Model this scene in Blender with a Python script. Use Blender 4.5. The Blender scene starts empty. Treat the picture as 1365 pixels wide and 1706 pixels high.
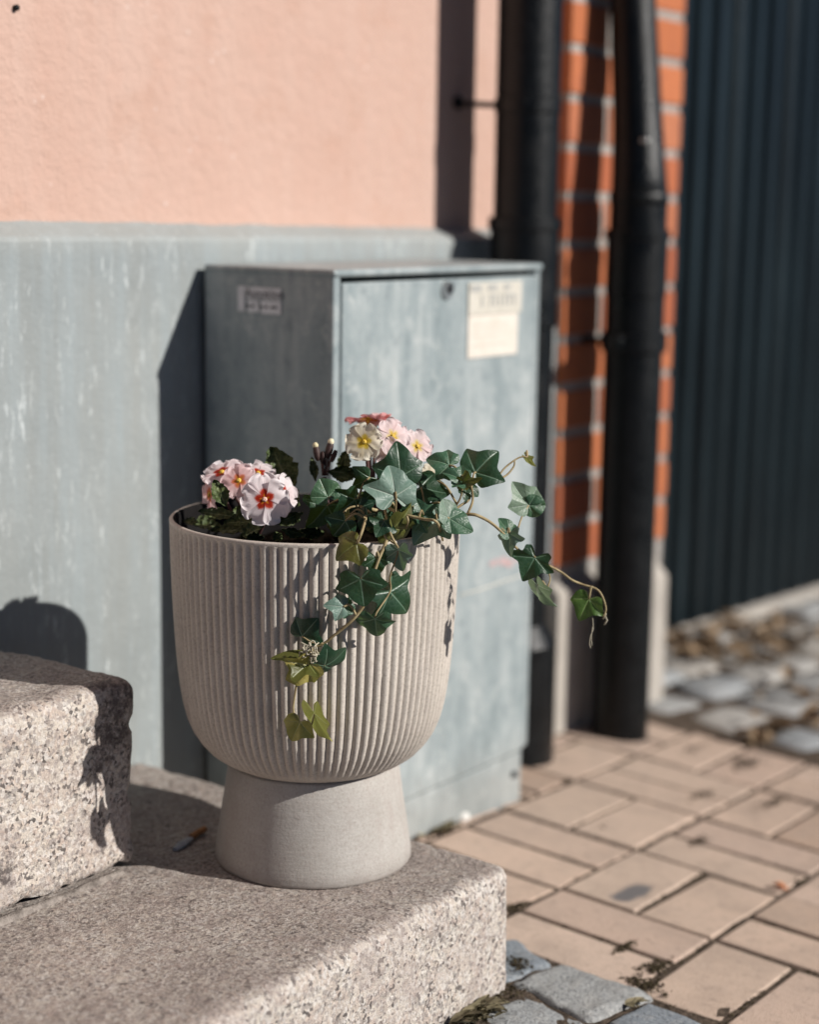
import bpy, math, random
from mathutils import Vector, Matrix, noise as mnoise
random.seed(7)
V = Vector
sc = bpy.context.scene
COL = sc.collection

# ------------------------------------------------------------------ camera
FPX, PITCH, ROLL, YAW = 2897.84, 0.174158, 0.0157789, 0.639346
CX, CY = 682.5, 853.0
CAM = V((0, 0, 0.84))
Fw = V((math.cos(YAW)*math.cos(PITCH), math.sin(YAW)*math.cos(PITCH), -math.sin(PITCH)))
_r = Fw.cross(V((0, 0, 1))).normalized(); _u = _r.cross(Fw)
Rt = math.cos(ROLL)*_r + math.sin(ROLL)*_u
Up = -math.sin(ROLL)*_r + math.cos(ROLL)*_u
cd = bpy.data.cameras.new('camera'); cam = bpy.data.objects.new('camera', cd); COL.objects.link(cam)
M = Matrix((Rt, Up, -Fw)).transposed().to_4x4(); M.translation = CAM
cam.matrix_world = M
cd.sensor_fit = 'VERTICAL'; cd.sensor_height = 36.0; cd.sensor_width = 28.8
cd.lens = FPX/1706*36
cd.clip_start = 0.05; cd.clip_end = 500
cd.dof.use_dof = True; cd.dof.focus_distance = 1.71; cd.dof.aperture_fstop = 2.2; cd.dof.aperture_blades = 9
sc.camera = cam

# ------------------------------------------------------------------ light
SUNDIR = V((-0.0740, 0.2205, -0.1320)).normalized()      # direction the light travels
SUN_EL = math.asin(-SUNDIR.z)
w = bpy.data.worlds.new('World'); sc.world = w; w.use_nodes = True
wt = w.node_tree
sky = wt.nodes.new('ShaderNodeTexSky'); sky.sky_type = 'NISHITA'; sky.sun_disc = False
sky.sun_elevation = SUN_EL; sky.sun_rotation = math.atan2(-SUNDIR.x, -SUNDIR.y)
sky.air_density = 0.36; sky.dust_density = 0.2; sky.ozone_density = 2.5
bg = wt.nodes['Background']; bg.inputs[1].default_value = 0.05
wt.links.new(sky.outputs[0], bg.inputs[0])
sl = bpy.data.lights.new('sun', 'SUN'); sun = bpy.data.objects.new('sun', sl); COL.objects.link(sun)
sl.energy = 5.0; sl.angle = math.radians(0.55); sl.color = (1.0, 0.955, 0.895)
sun.rotation_euler = SUNDIR.to_track_quat('-Z', 'Y').to_euler()
sun.location = (0, -3, 4)
vs = sc.view_settings
vs.view_transform = 'Standard'; vs.look = 'None'; vs.gamma = 1; vs.use_curve_mapping = False
vs.exposure = 0.12

# ------------------------------------------------------------------ helpers: geometry of the place
S_, T_ = -0.07, 0.061
def gz(x, y): return S_*(x-1.5002) + T_*(y-0.9719)        # the pavement falls away from the wall and to the right
def W(px, py, d): return CAM + d*(Fw + (px-CX)/FPX*Rt - (py-CY)/FPX*Up)
def ray(px, py): return Fw + (px-CX)/FPX*Rt - (py-CY)/FPX*Up
def on_ground(px, py):
    d = ray(px, py); t = (0.84 + S_*1.5002 + T_*0.9719)/(S_*d.x + T_*d.y - d.z); return CAM + t*d
def on_plane(px, py, axis, val):
    d = ray(px, py); t = (val-CAM[axis])/d[axis]; return CAM + t*d
POT = V((1.3882, 1.1558, 0.143))
def on_cyl(px, py, R, fall=1.72):
    d = ray(px, py); o = V((CAM.x-POT.x, CAM.y-POT.y)); e = V((d.x, d.y))
    a = e.dot(e); b = 2*o.dot(e); c = o.dot(o)-R*R; D = b*b-4*a*c
    if D < 0: return CAM + fall*d
    return CAM + (-b-math.sqrt(D))/(2*a)*d

# ------------------------------------------------------------------ helpers: objects
def tag(o, label=None, cat=None, group=None, kind=None):
    if label: o['label'] = label
    if cat: o['category'] = cat
    if group: o['group'] = group
    if kind: o['kind'] = kind
    return o
def empty(name, loc, label, cat, group=None):
    o = bpy.data.objects.new(name, None); COL.objects.link(o); o.location = loc
    o.empty_display_size = 0.02; o['_loc'] = 0
    del o['_loc']
    return tag(o, label, cat, group)
def wloc(o):
    p = V((0, 0, 0))
    while o: p += V(o.location); o = o.parent
    return p
class MB:
    def __init__(s): s.v = []; s.f = []; s.uv = []; s.mi = []
    def add(s, vs_, fs, uvs=None, mi=0):
        n = len(s.v); s.v += [V(p) for p in vs_]
        s.f += [tuple(i+n for i in f) for f in fs]; s.mi += [mi]*len(fs)
        s.uv += list(uvs) if uvs else [(0, 0)]*len(vs_)
    def box(s, x0, x1, y0, y1, z0, z1, mi=0):
        p = [(x, y, z) for z in (z0, z1) for y in (y0, y1) for x in (x0, x1)]
        s.add(p, [(0, 2, 3, 1), (4, 5, 7, 6), (0, 1, 5, 4), (2, 6, 7, 3), (0, 4, 6, 2), (1, 3, 7, 5)], None, mi)
    def bbox(s, x0, x1, y0, y1, z0, z1, b=0.002, mi=0):
        # chamfered box
        import bmesh
        bm = bmesh.new(); bmesh.ops.create_cube(bm, size=1)
        for v in bm.verts: v.co = V(((x0+x1)/2+v.co.x*(x1-x0), (y0+y1)/2+v.co.y*(y1-y0), (z0+z1)/2+v.co.z*(z1-z0)))
        bmesh.ops.bevel(bm, geom=bm.edges[:], offset=b, segments=2, affect='EDGES', profile=0.5)
        bm.verts.index_update()
        s.add([v.co.copy() for v in bm.verts], [tuple(v.index for v in f.verts) for f in bm.faces], None, mi); bm.free()
    def tube(s, pts, rad, n=8, cap=True, smooth=0):
        pts = [V(p) for p in pts]
        if not hasattr(rad, '__len__'): rad = [rad]*len(pts)
        if smooth: pts, rad = catmull(pts, rad, smooth)
        vs_ = []; fs = []; a = None
        for i, p in enumerate(pts):
            t = (pts[min(i+1, len(pts)-1)]-pts[max(i-1, 0)])
            if t.length < 1e-9: t = V((0, 0, 1))
            t.normalize()
            if a is None:
                a = t.cross(V((0, 0, 1)) if abs(t.z) < .9 else V((1, 0, 0))).normalized()
            else:
                a = (a - t*a.dot(t)).normalized()
            b = t.cross(a)
            for k in range(n):
                q = 2*math.pi*k/n; vs_.append(p + rad[i]*(math.cos(q)*a + math.sin(q)*b))
        for i in range(len(pts)-1):
            for k in range(n):
                k2 = (k+1) % n; fs.append((i*n+k, i*n+k2, (i+1)*n+k2, (i+1)*n+k))
        if cap:
            fs.append(tuple(range(n-1, -1, -1))); fs.append(tuple((len(pts)-1)*n+k for k in range(n)))
        s.add(vs_, fs)
    def lathe(s, prof, c, n=48, cap=False):
        vs_ = []; fs = []
        for (r, z) in prof:
            for k in range(n):
                q = 2*math.pi*k/n; vs_.append((c[0]+r*math.cos(q), c[1]+r*math.sin(q), z))
        for i in range(len(prof)-1):
            for k in range(n):
                k2 = (k+1) % n; fs.append((i*n+k, i*n+k2, (i+1)*n+k2, (i+1)*n+k))
        if cap:
            fs.append(tuple(range(n-1, -1, -1))); fs.append(tuple((len(prof)-1)*n+k for k in range(n)))
        s.add(vs_, fs)
    def build(s, name, mats, parent=None, smooth=True, origin=None, sharp=None):
        me = bpy.data.meshes.new(name)
        o = bpy.data.objects.new(name, me); COL.objects.link(o)
        base = V((0, 0, 0))
        if parent is not None: o.parent = parent; base = wloc(parent)
        elif origin is not None: o.location = origin; base = V(origin)
        me.from_pydata([tuple(p-base) for p in s.v], [], s.f)
        if not isinstance(mats, (list, tuple)): mats = [mats]
        for m in mats: me.materials.append(m)
        if len(mats) > 1:
            for p, i in zip(me.polygons, s.mi): p.material_index = i
        if any(u != (0, 0) for u in s.uv):
            ul = me.uv_layers.new(name='UVMap')
            for lp in me.loops: ul.data[lp.index].uv = s.uv[lp.vertex_index]
        if smooth: me.polygons.foreach_set('use_smooth', [True]*len(me.polygons))
        if sharp: me.set_sharp_from_angle(angle=math.radians(sharp))
        me.update()
        return o
def catmull(pts, rad, k):
    P = [pts[0]*2-pts[1]] + pts + [pts[-1]*2-pts[-2]]; out = []; ro = []
    for i in range(1, len(P)-2):
        for j in range(k):
            t = j/k; a, b, c, d = P[i-1], P[i], P[i+1], P[i+2]
            out.append(0.5*((2*b)+(c-a)*t+(2*a-5*b+4*c-d)*t*t+(3*b-a-3*c+d)*t**3)); ro.append(rad[i-1]*(1-t)+rad[i]*t)
    out.append(pts[-1]); ro.append(rad[-1]); return out, ro
def nz(p, s, o=0): return mnoise.noise(V((p[0]*s+o, p[1]*s+o*1.7, p[2]*s-o)))

# ------------------------------------------------------------------ helpers: materials
def node(nt, t, inp=None, **kw):
    n = nt.nodes.new(t)
    for k, v in kw.items(): setattr(n, k, v)
    for k, v in (inp or {}).items():
        if isinstance(v, bpy.types.NodeSocket): nt.links.new(v, n.inputs[k])
        else: n.inputs[k].default_value = v
    return n
def material(name, rough=0.8, spec=0.4):
    m = bpy.data.materials.new(name); m.use_nodes = True
    b = m.node_tree.nodes['Principled BSDF']
    b.inputs['Roughness'].default_value = rough; b.inputs['Specular IOR Level'].default_value = spec
    return m, m.node_tree, b
def c4(c): return (c[0], c[1], c[2], 1)
def coords(nt, scale=(1, 1, 1), loc=(0, 0, 0)):
    g = node(nt, 'ShaderNodeNewGeometry')
    return node(nt, 'ShaderNodeMapping', {'Vector': g.outputs['Position'], 'Scale': scale, 'Location': loc}).outputs[0]
def noise(nt, vec, scale, detail=5, rough=0.55, dist=0.0):
    return node(nt, 'ShaderNodeTexNoise', {'Vector': vec, 'Scale': scale, 'Detail': detail, 'Roughness': rough, 'Distortion': dist}).outputs[0]
def vor(nt, vec, scale, feature='F1', out='Distance', rnd=1.0):
    return node(nt, 'ShaderNodeTexVoronoi', {'Vector': vec, 'Scale': scale, 'Randomness': rnd}, feature=feature).outputs[out]
def ramp(nt, fac, stops, interp='LINEAR'):
    n = node(nt, 'ShaderNodeValToRGB', {'Fac': fac}); cr = n.color_ramp; cr.interpolation = interp
    while len(cr.elements) > 1: cr.elements.remove(cr.elements[-1])
    cr.elements[0].position = stops[0][0]; cr.elements[0].color = c4(stops[0][1])
    for p, c in stops[1:]:
        e = cr.elements.new(p); e.color = c4(c)
    return n.outputs[0]
def gr(nt, fac, a, b): return ramp(nt, fac, [(a, (0, 0, 0)), (b, (1, 1, 1))])
def mix(nt, fac, a, b, mode='MIX'):
    n = node(nt, 'ShaderNodeMix', data_type='RGBA', blend_type=mode)
    for i, v in ((0, fac), (6, a), (7, b)):
        if isinstance(v, bpy.types.NodeSocket): nt.links.new(v, n.inputs[i])
        else: n.inputs[i].default_value = v if i == 0 else c4(v)
    return n.outputs[2]
def math_(nt, op, a, b=0.0, clamp=False):
    n = node(nt, 'ShaderNodeMath', operation=op, use_clamp=clamp)
    for i, v in ((0, a), (1, b)):
        if isinstance(v, bpy.types.NodeSocket): nt.links.new(v, n.inputs[i])
        else: n.inputs[i].default_value = v
    return n.outputs[0]
def bump(nt, b, h, dist, strength=1.0):
    n = node(nt, 'ShaderNodeBump', {'Height': h, 'Distance': dist, 'Strength': strength})
    nt.links.new(n.outputs[0], b.inputs['Normal'])
def sep(nt, vec, k): return node(nt, 'ShaderNodeSeparateXYZ', {0: vec}).outputs[k]
def setc(nt, b, col): nt.links.new(col, b.inputs['Base Color'])
def island(nt): return node(nt, 'ShaderNodeNewGeometry').outputs['Random Per Island']

def m_granite(name, warm=(0.60, 0.54, 0.46), stain=None, tread=True):
    m, nt, b = material(name, 0.75, 0.35); v = coords(nt)
    cell = node(nt, 'ShaderNodeTexVoronoi', {'Vector': v, 'Scale': 520.0}).outputs['Color']
    cr = sep(nt, cell, 0); cg = sep(nt, cell, 1)
    n1 = noise(nt, v, 190, 6, 0.7); n2 = noise(nt, v, 24, 5); n3 = noise(nt, v, 70, 4, .65)
    g = ramp(nt, cr, [(0.0, (0.43, 0.37, 0.335)), (0.35, (0.50, 0.44, 0.395)), (0.7, warm), (1.0, (0.66, 0.62, 0.58))])
    g = mix(nt, math_(nt, 'MULTIPLY', gr(nt, n1, .45, .65), .5), g, (0.40, 0.355, 0.335))
    g = mix(nt, math_(nt, 'MULTIPLY', gr(nt, n3, .5, .68), .45), g, (0.47, 0.345, 0.30))
    c3 = node(nt, 'ShaderNodeTexVoronoi', {'Vector': node(nt, 'ShaderNodeVectorMath', {0: v, 1: node(nt, 'ShaderNodeVectorMath', {0: node(nt, 'ShaderNodeTexNoise', {'Vector': v, 'Scale': 120.0}).outputs[1], 'Scale': .010}, operation='SCALE').outputs[0]}, operation='ADD').outputs[0], 'Scale': 125.0}).outputs['Color']
    g = mix(nt, .38, g, ramp(nt, sep(nt, c3, 0), [(0, (0.31, 0.275, 0.245)), (.3, (0.50, 0.38, 0.31)), (.6, (0.62, 0.55, 0.46)), (1, (0.70, 0.66, 0.59))]))
    # black mica grains in loose clusters
    c2 = node(nt, 'ShaderNodeTexVoronoi', {'Vector': node(nt, 'ShaderNodeVectorMath', {0: v, 1: node(nt, 'ShaderNodeVectorMath', {0: node(nt, 'ShaderNodeTexNoise', {'Vector': v, 'Scale': 300.0}).outputs[1], 'Scale': .004}, operation='SCALE').outputs[0]}, operation='ADD').outputs[0], 'Scale': 290.0}).outputs['Color']
    g = mix(nt, math_(nt, 'MULTIPLY', ramp(nt, sep(nt, c2, 1), [(.70, (0, 0, 0)), (.74, (1, 1, 1))]), .7), g, (0.30, 0.265, 0.25))
    g = mix(nt, math_(nt, 'MULTIPLY', ramp(nt, sep(nt, c2, 2), [(.74, (0, 0, 0)), (.78, (1, 1, 1))]), .6), g, (0.70, 0.66, 0.62))
    dk = math_(nt, 'MULTIPLY', ramp(nt, sep(nt, c2, 0), [(.78, (0, 0, 0)), (.82, (1, 1, 1))]), gr(nt, n3, .40, .55))
    g = mix(nt, math_(nt, 'MULTIPLY', dk, .85), g, (0.06, 0.052, 0.05))
    dk2 = ramp(nt, noise(nt, v, 260, 3, .6), [(.30, (1, 1, 1)), (.37, (0, 0, 0))])
    g = mix(nt, math_(nt, 'MULTIPLY', dk2, .75), g, (0.10, 0.085, 0.08))
    g = mix(nt, math_(nt, 'MULTIPLY', gr(nt, n2, .48, .68), .5), g, (0.40, 0.33, 0.30))
    g = mix(nt, math_(nt, 'MULTIPLY', ramp(nt, noise(nt, v, 45, 5, .7), [(.30, (1, 1, 1)), (.42, (0, 0, 0))]), .5), g, (0.27, 0.22, 0.20))
    if tread:   # upward faces browner and darker, broken up by noise
        zz = gr(nt, sep(nt, node(nt, 'ShaderNodeNewGeometry').outputs['Normal'], 2), 0.6, 0.97)
        zz = math_(nt, 'MULTIPLY', zz, ramp(nt, noise(nt, v, 10, 5), [(.25, (.35, .35, .35)), (.6, (1, 1, 1))]))
        g = mix(nt, math_(nt, 'MULTIPLY', zz, 0.42), g, (0.25, 0.20, 0.175))
        g = mix(nt, math_(nt, 'MULTIPLY', zz, math_(nt, 'MULTIPLY', gr(nt, noise(nt, v, 330, 5, .75), .47, .62), .75)), g, (0.12, 0.095, 0.092))
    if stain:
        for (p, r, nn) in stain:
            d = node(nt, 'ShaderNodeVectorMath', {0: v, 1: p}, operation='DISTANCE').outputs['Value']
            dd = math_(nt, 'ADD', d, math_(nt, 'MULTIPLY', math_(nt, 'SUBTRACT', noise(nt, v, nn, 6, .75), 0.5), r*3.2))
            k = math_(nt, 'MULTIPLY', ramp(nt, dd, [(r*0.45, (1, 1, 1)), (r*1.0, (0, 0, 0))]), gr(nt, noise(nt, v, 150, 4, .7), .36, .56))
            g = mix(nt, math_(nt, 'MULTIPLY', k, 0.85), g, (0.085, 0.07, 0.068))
    setc(nt, b, g)
    bump(nt, b, math_(nt, 'ADD', math_(nt, 'MULTIPLY', n1, 0.8), math_(nt, 'MULTIPLY', n3, 1.0)), 0.0034, 1.0); return m

def m_plinth():
    m, nt, b = material('painted_plinth_render', 0.7, 0.35); v = coords(nt)
    n1 = noise(nt, v, 7, 5); st = noise(nt, coords(nt, (38, 38, 3.0)), 1.0, 6, .65); fine = noise(nt, v, 160, 4)
    g = ramp(nt, n1, [(0.3, (0.240, 0.262, 0.262)), (0.7, (0.295, 0.312, 0.305))])
    x = sep(nt, v, 0); z = sep(nt, v, 2)
    left = ramp(nt, x, [(1.33, (1, 1, 1)), (1.60, (0, 0, 0))])
    g = mix(nt, math_(nt, 'MULTIPLY', gr(nt, st, 0.42, 0.72), math_(nt, 'ADD', 0.15, math_(nt, 'MULTIPLY', left, 0.6))), g, (0.300, 0.345, 0.362))
    sp = gr(nt, noise(nt, coords(nt, (110, 110, 30)), 1.0, 6, .8), 0.55, 0.66)
    zone = math_(nt, 'MULTIPLY', left, gr(nt, noise(nt, coords(nt, (22, 22, 2.2)), 1.0, 3), 0.36, 0.60))
    g = mix(nt, math_(nt, 'MULTIPLY', sp, zone), g, (0.50, 0.535, 0.54))
    g = mix(nt, math_(nt, 'MULTIPLY', gr(nt, z, 0.775, 0.80), 0.35), g, (0.37, 0.375, 0.355))
    setc(nt, b, g)
    bump(nt, b, math_(nt, 'ADD', math_(nt, 'MULTIPLY', fine, .5), math_(nt, 'MULTIPLY', noise(nt, v, 45, 5), 1.0)), 0.0022, .7); return m
def m_pink():
    m, nt, b = material('pink_render', 0.85, 0.25); v = coords(nt)
    n1 = noise(nt, v, 5, 5); n2 = noise(nt, v, 28, 5, .6); st = noise(nt, coords(nt, (16, 16, 2)), 1, 5)
    g = ramp(nt, n1, [(0.3, (0.485, 0.275, 0.205)), (0.7, (0.535, 0.335, 0.262))])
    fade = ramp(nt, math_(nt, 'ADD', sep(nt, v, 0), math_(nt, 'MULTIPLY', math_(nt, 'SUBTRACT', noise(nt, v, 6, 5, .65), .5), .5)), [(1.40, (1, 1, 1)), (1.85, (0, 0, 0))])
    g = mix(nt, math_(nt, 'MULTIPLY', fade, .5), g, (0.55, 0.405, 0.345))
    g = mix(nt, math_(nt, 'MULTIPLY', gr(nt, st, 0.45, 0.70), 0.35), g, (0.58, 0.425, 0.36))
    g = mix(nt, math_(nt, 'MULTIPLY', gr(nt, noise(nt, v, 11, 6, .7), .54, .66), .35), g, (0.46, 0.275, 0.205))
    g = mix(nt, math_(nt, 'MULTIPLY', gr(nt, n2, 0.5, 0.75), 0.3), g, (0.56, 0.345, 0.275))
    sp = ramp(nt, vor(nt, v, 42), [(0.08, (1, 1, 1)), (0.16, (0, 0, 0))])
    g = mix(nt, math_(nt, 'MULTIPLY', sp, math_(nt, 'MULTIPLY', gr(nt, noise(nt, v, 17), .5, .6), .3)), g, (0.78, 0.70, 0.66))
    setc(nt, b, g)
    x = sep(nt, v, 0); rougher = ramp(nt, x, [(1.42, (1, 1, 1)), (1.62, (0.25, 0.25, 0.25))])
    h = math_(nt, 'MULTIPLY', math_(nt, 'ADD', noise(nt, v, 60, 4, .6), math_(nt, 'MULTIPLY', noise(nt, v, 170, 3), .35)), rougher)
    bump(nt, b, h, 0.004, .8); return m
def m_brick(name='red_brick'):
    m, nt, b = material(name, 0.8, 0.3); v = coords(nt); r = island(nt)
    g = ramp(nt, r, [(0.0, (0.42, 0.130, 0.050)), (0.4, (0.50, 0.165, 0.068)), (0.7, (0.36, 0.10, 0.045)), (1.0, (0.46, 0.17, 0.085))])
    g = mix(nt, gr(nt, noise(nt, v, 40, 5), .5, .8), g, (0.34, 0.11, 0.06))
    setc(nt, b, g); bump(nt, b, noise(nt, v, 140, 5), .003, .6); return m
def m_plain(name, c1, c2, scale=30, rough=.8, spec=.4, bs=0, bd=.001, metal=0.0, detail=5, stretch=(1, 1, 1)):
    m, nt, b = material(name, rough, spec); v = coords(nt, stretch)
    n = noise(nt, v, scale, detail, .6)
    setc(nt, b, ramp(nt, n, [(0.32, c1), (0.68, c2)])); b.inputs['Metallic'].default_value = metal
    if bs: bump(nt, b, noise(nt, coords(nt), bs, 5, .6), bd)
    return m
def m_cabinet(name='weathered_galvanised_steel', dark=1.0):
    m, nt, b = material(name, 0.55, 0.4); v = coords(nt)
    n = noise(nt, coords(nt, (14, 14, 5.0)), 1, 7, .68, .5); st = noise(nt, coords(nt, (80, 80, 5)), 1, 5, .6); sm = noise(nt, v, 38, 6, .72)
    g = ramp(nt, n, [(0.30, (0.185, 0.230, 0.240)), (0.46, (0.270, 0.315, 0.325)), (0.60, (0.345, 0.385, 0.390)), (0.74, (0.43, 0.455, 0.45))])
    g = mix(nt, math_(nt, 'MULTIPLY', gr(nt, st, .48, .72), .5), g, (0.17, 0.21, 0.22))
    g = mix(nt, math_(nt, 'MULTIPLY', gr(nt, sm, .54, .68), .5), g, (0.52, 0.54, 0.53))
    g = mix(nt, math_(nt, 'MULTIPLY', ramp(nt, sm, [(.32, (1, 1, 1)), (.44, (0, 0, 0))]), .5), g, (0.14, 0.175, 0.19))
    zb = ramp(nt, math_(nt, 'ADD', sep(nt, v, 2), math_(nt, 'MULTIPLY', math_(nt, 'SUBTRACT', sm, .5), .12)), [(.02, (1, 1, 1)), (.10, (0, 0, 0))])
    g = mix(nt, math_(nt, 'MULTIPLY', zb, .4), g, (0.30, 0.28, 0.25))
    setc(nt, b, g); nt.links.new(ramp(nt, n, [(.3, (.4, .4, .4)), (.7, (.65, .65, .65))]), b.inputs['Roughness'])
    bump(nt, b, noise(nt, v, 14, 3), .0012, .5); return m
def m_paver():
    m, nt, b = material('tan_concrete_paver', 0.9, 0.25); v = coords(nt); r = island(nt)
    g = ramp(nt, r, [(0.0, (0.43, 0.310, 0.235)), (0.25, (0.54, 0.415, 0.33)), (0.5, (0.59, 0.44, 0.345)), (0.75, (0.49, 0.365, 0.295)), (1.0, (0.60, 0.465, 0.375))])
    n = noise(nt, v, 22, 6, .65); f = noise(nt, v, 420, 3, .7)
    g = mix(nt, math_(nt, 'MULTIPLY', gr(nt, n, .45, .75), .45), g, (0.42, 0.335, 0.28))
    g = mix(nt, math_(nt, 'MULTIPLY', gr(nt, f, .54, .68), .6), g, (0.22, 0.15, 0.115))
    g = mix(nt, math_(nt, 'MULTIPLY', ramp(nt, f, [(.3, (1, 1, 1)), (.44, (0, 0, 0))]), .45), g, (0.60, 0.50, 0.42))
    g = mix(nt, math_(nt, 'MULTIPLY', gr(nt, noise(nt, v, 9, 6, .7), .46, .66), .55), g, (0.34, 0.265, 0.215))
    g = mix(nt, math_(nt, 'MULTIPLY', gr(nt, noise(nt, v, 75, 5, .7), .55, .67), .5), g, (0.28, 0.22, 0.18))
    # a damp stain on one of the stones
    p = on_ground(1052, 1489); q = node(nt, 'ShaderNodeVectorMath', {0: node(nt, 'ShaderNodeVectorMath', {0: v, 1: p}, operation='SUBTRACT').outputs[0], 1: (1, 2.6, 0)}, operation='MULTIPLY')
    mp = node(nt, 'ShaderNodeMapping', {'Vector': q.outputs[0], 'Rotation': (0, 0, -.35)})
    d = math_(nt, 'ADD', node(nt, 'ShaderNodeVectorMath', {0: mp.outputs[0]}, operation='LENGTH').outputs['Value'], math_(nt, 'MULTIPLY', math_(nt, 'SUBTRACT', noise(nt, v, 34, 4), .5), .05))
    g = mix(nt, math_(nt, 'MULTIPLY', ramp(nt, d, [(.030, (1, 1, 1)), (.046, (0, 0, 0))]), .85), g, (0.10, 0.105, 0.115))
    setc(nt, b, g); bump(nt, b, f, .0016, .8); return m
def m_sett(name, cols):
    m, nt, b = material(name, .7, .4); v = coords(nt); r = island(nt)
    g = ramp(nt, r, cols)
    n1 = noise(nt, v, 230, 5, .7); n2 = noise(nt, v, 40, 5)
    g = mix(nt, gr(nt, n1, .52, .66), g, mix(nt, .75, g, (0.06, .065, .07)))
    g = mix(nt, math_(nt, 'MULTIPLY', ramp(nt, n1, [(.3, (1, 1, 1)), (.44, (0, 0, 0))]), .6), g, (0.62, 0.62, 0.60))
    g = mix(nt, math_(nt, 'MULTIPLY', gr(nt, n2, .5, .7), .35), g, (0.45, 0.43, 0.40))
    setc(nt, b, g); bump(nt, b, math_(nt, 'ADD', n1, n2), .004, .8); return m
def m_pot(name, brushed, c1=(0.50, 0.450, 0.395), c2=(0.58, 0.525, 0.465)):
    m, nt, b = material(name, 0.72, 0.35); v = coords(nt)
    n = noise(nt, v, 14, 4); f = noise(nt, v, 380, 4, .7); br = noise(nt, coords(nt, (25, 25, 260)), 1, 5, .65)
    g = ramp(nt, n, [(.3, c1), (.7, c2)])
    g = mix(nt, math_(nt, 'MULTIPLY', gr(nt, f, .5, .66), .6), g, (0.30, 0.26, 0.225))
    g = mix(nt, math_(nt, 'MULTIPLY', ramp(nt, f, [(.3, (1, 1, 1)), (.45, (0, 0, 0))]), .35), g, (0.60, 0.54, 0.49))
    bl = noise(nt, coords(nt, (1, 1, .45)), 42, 6, .7)
    g = mix(nt, math_(nt, 'MULTIPLY', gr(nt, bl, .50, .72), .45), g, (0.33, 0.285, 0.26))
    low = ramp(nt, math_(nt, 'ADD', sep(nt, v, 2), math_(nt, 'MULTIPLY', math_(nt, 'SUBTRACT', noise(nt, v, 60, 5, .7), .5), .03)), [(.146, (1, 1, 1)), (.162, (0, 0, 0))])
    g = mix(nt, math_(nt, 'MULTIPLY', low, .5), g, (0.20, 0.17, 0.15))
    wm = noise(nt, coords(nt, (55, 55, 3.5)), 1, 5, .65)
    g = mix(nt, math_(nt, 'MULTIPLY', gr(nt, wm, .50, .70), .28), g, (0.36, 0.305, 0.27))
    if brushed: g = mix(nt, math_(nt, 'MULTIPLY', gr(nt, br, .45, .7), .3), g, (0.36, 0.315, 0.29))
    setc(nt, b, g); bump(nt, b, math_(nt, 'ADD', f, br) if brushed else f, .0006, .7); return m
def m_black_paint(name='black_painted_iron'):
    m, nt, b = material(name, .3, .3); v = coords(nt)
    n = noise(nt, v, 60, 6, .7)
    setc(nt, b, ramp(nt, n, [(.45, (0.0016, 0.0024, 0.003)), (.75, (0.005, 0.0068, 0.008))]))
    nt.links.new(mix(nt, math_(nt, 'MULTIPLY', gr(nt, noise(nt, v, 120, 4, .7), .66, .74), .35), ramp(nt, n, [(.45, (0.0016, 0.0024, 0.003)), (.75, (0.005, 0.0068, 0.008))]), (0.20, 0.22, 0.23)), b.inputs['Base Color'])
    nt.links.new(ramp(nt, noise(nt, v, 25), [(.3, (.24, .24, .24)), (.7, (.44, .44, .44))]), b.inputs['Roughness'])
    bump(nt, b, noise(nt, v, 130, 5, .7), .002, .6); return m
VEINS = [(90, .95), (25, .70), (155, .70), (-42, .42), (222, .42)]
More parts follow.
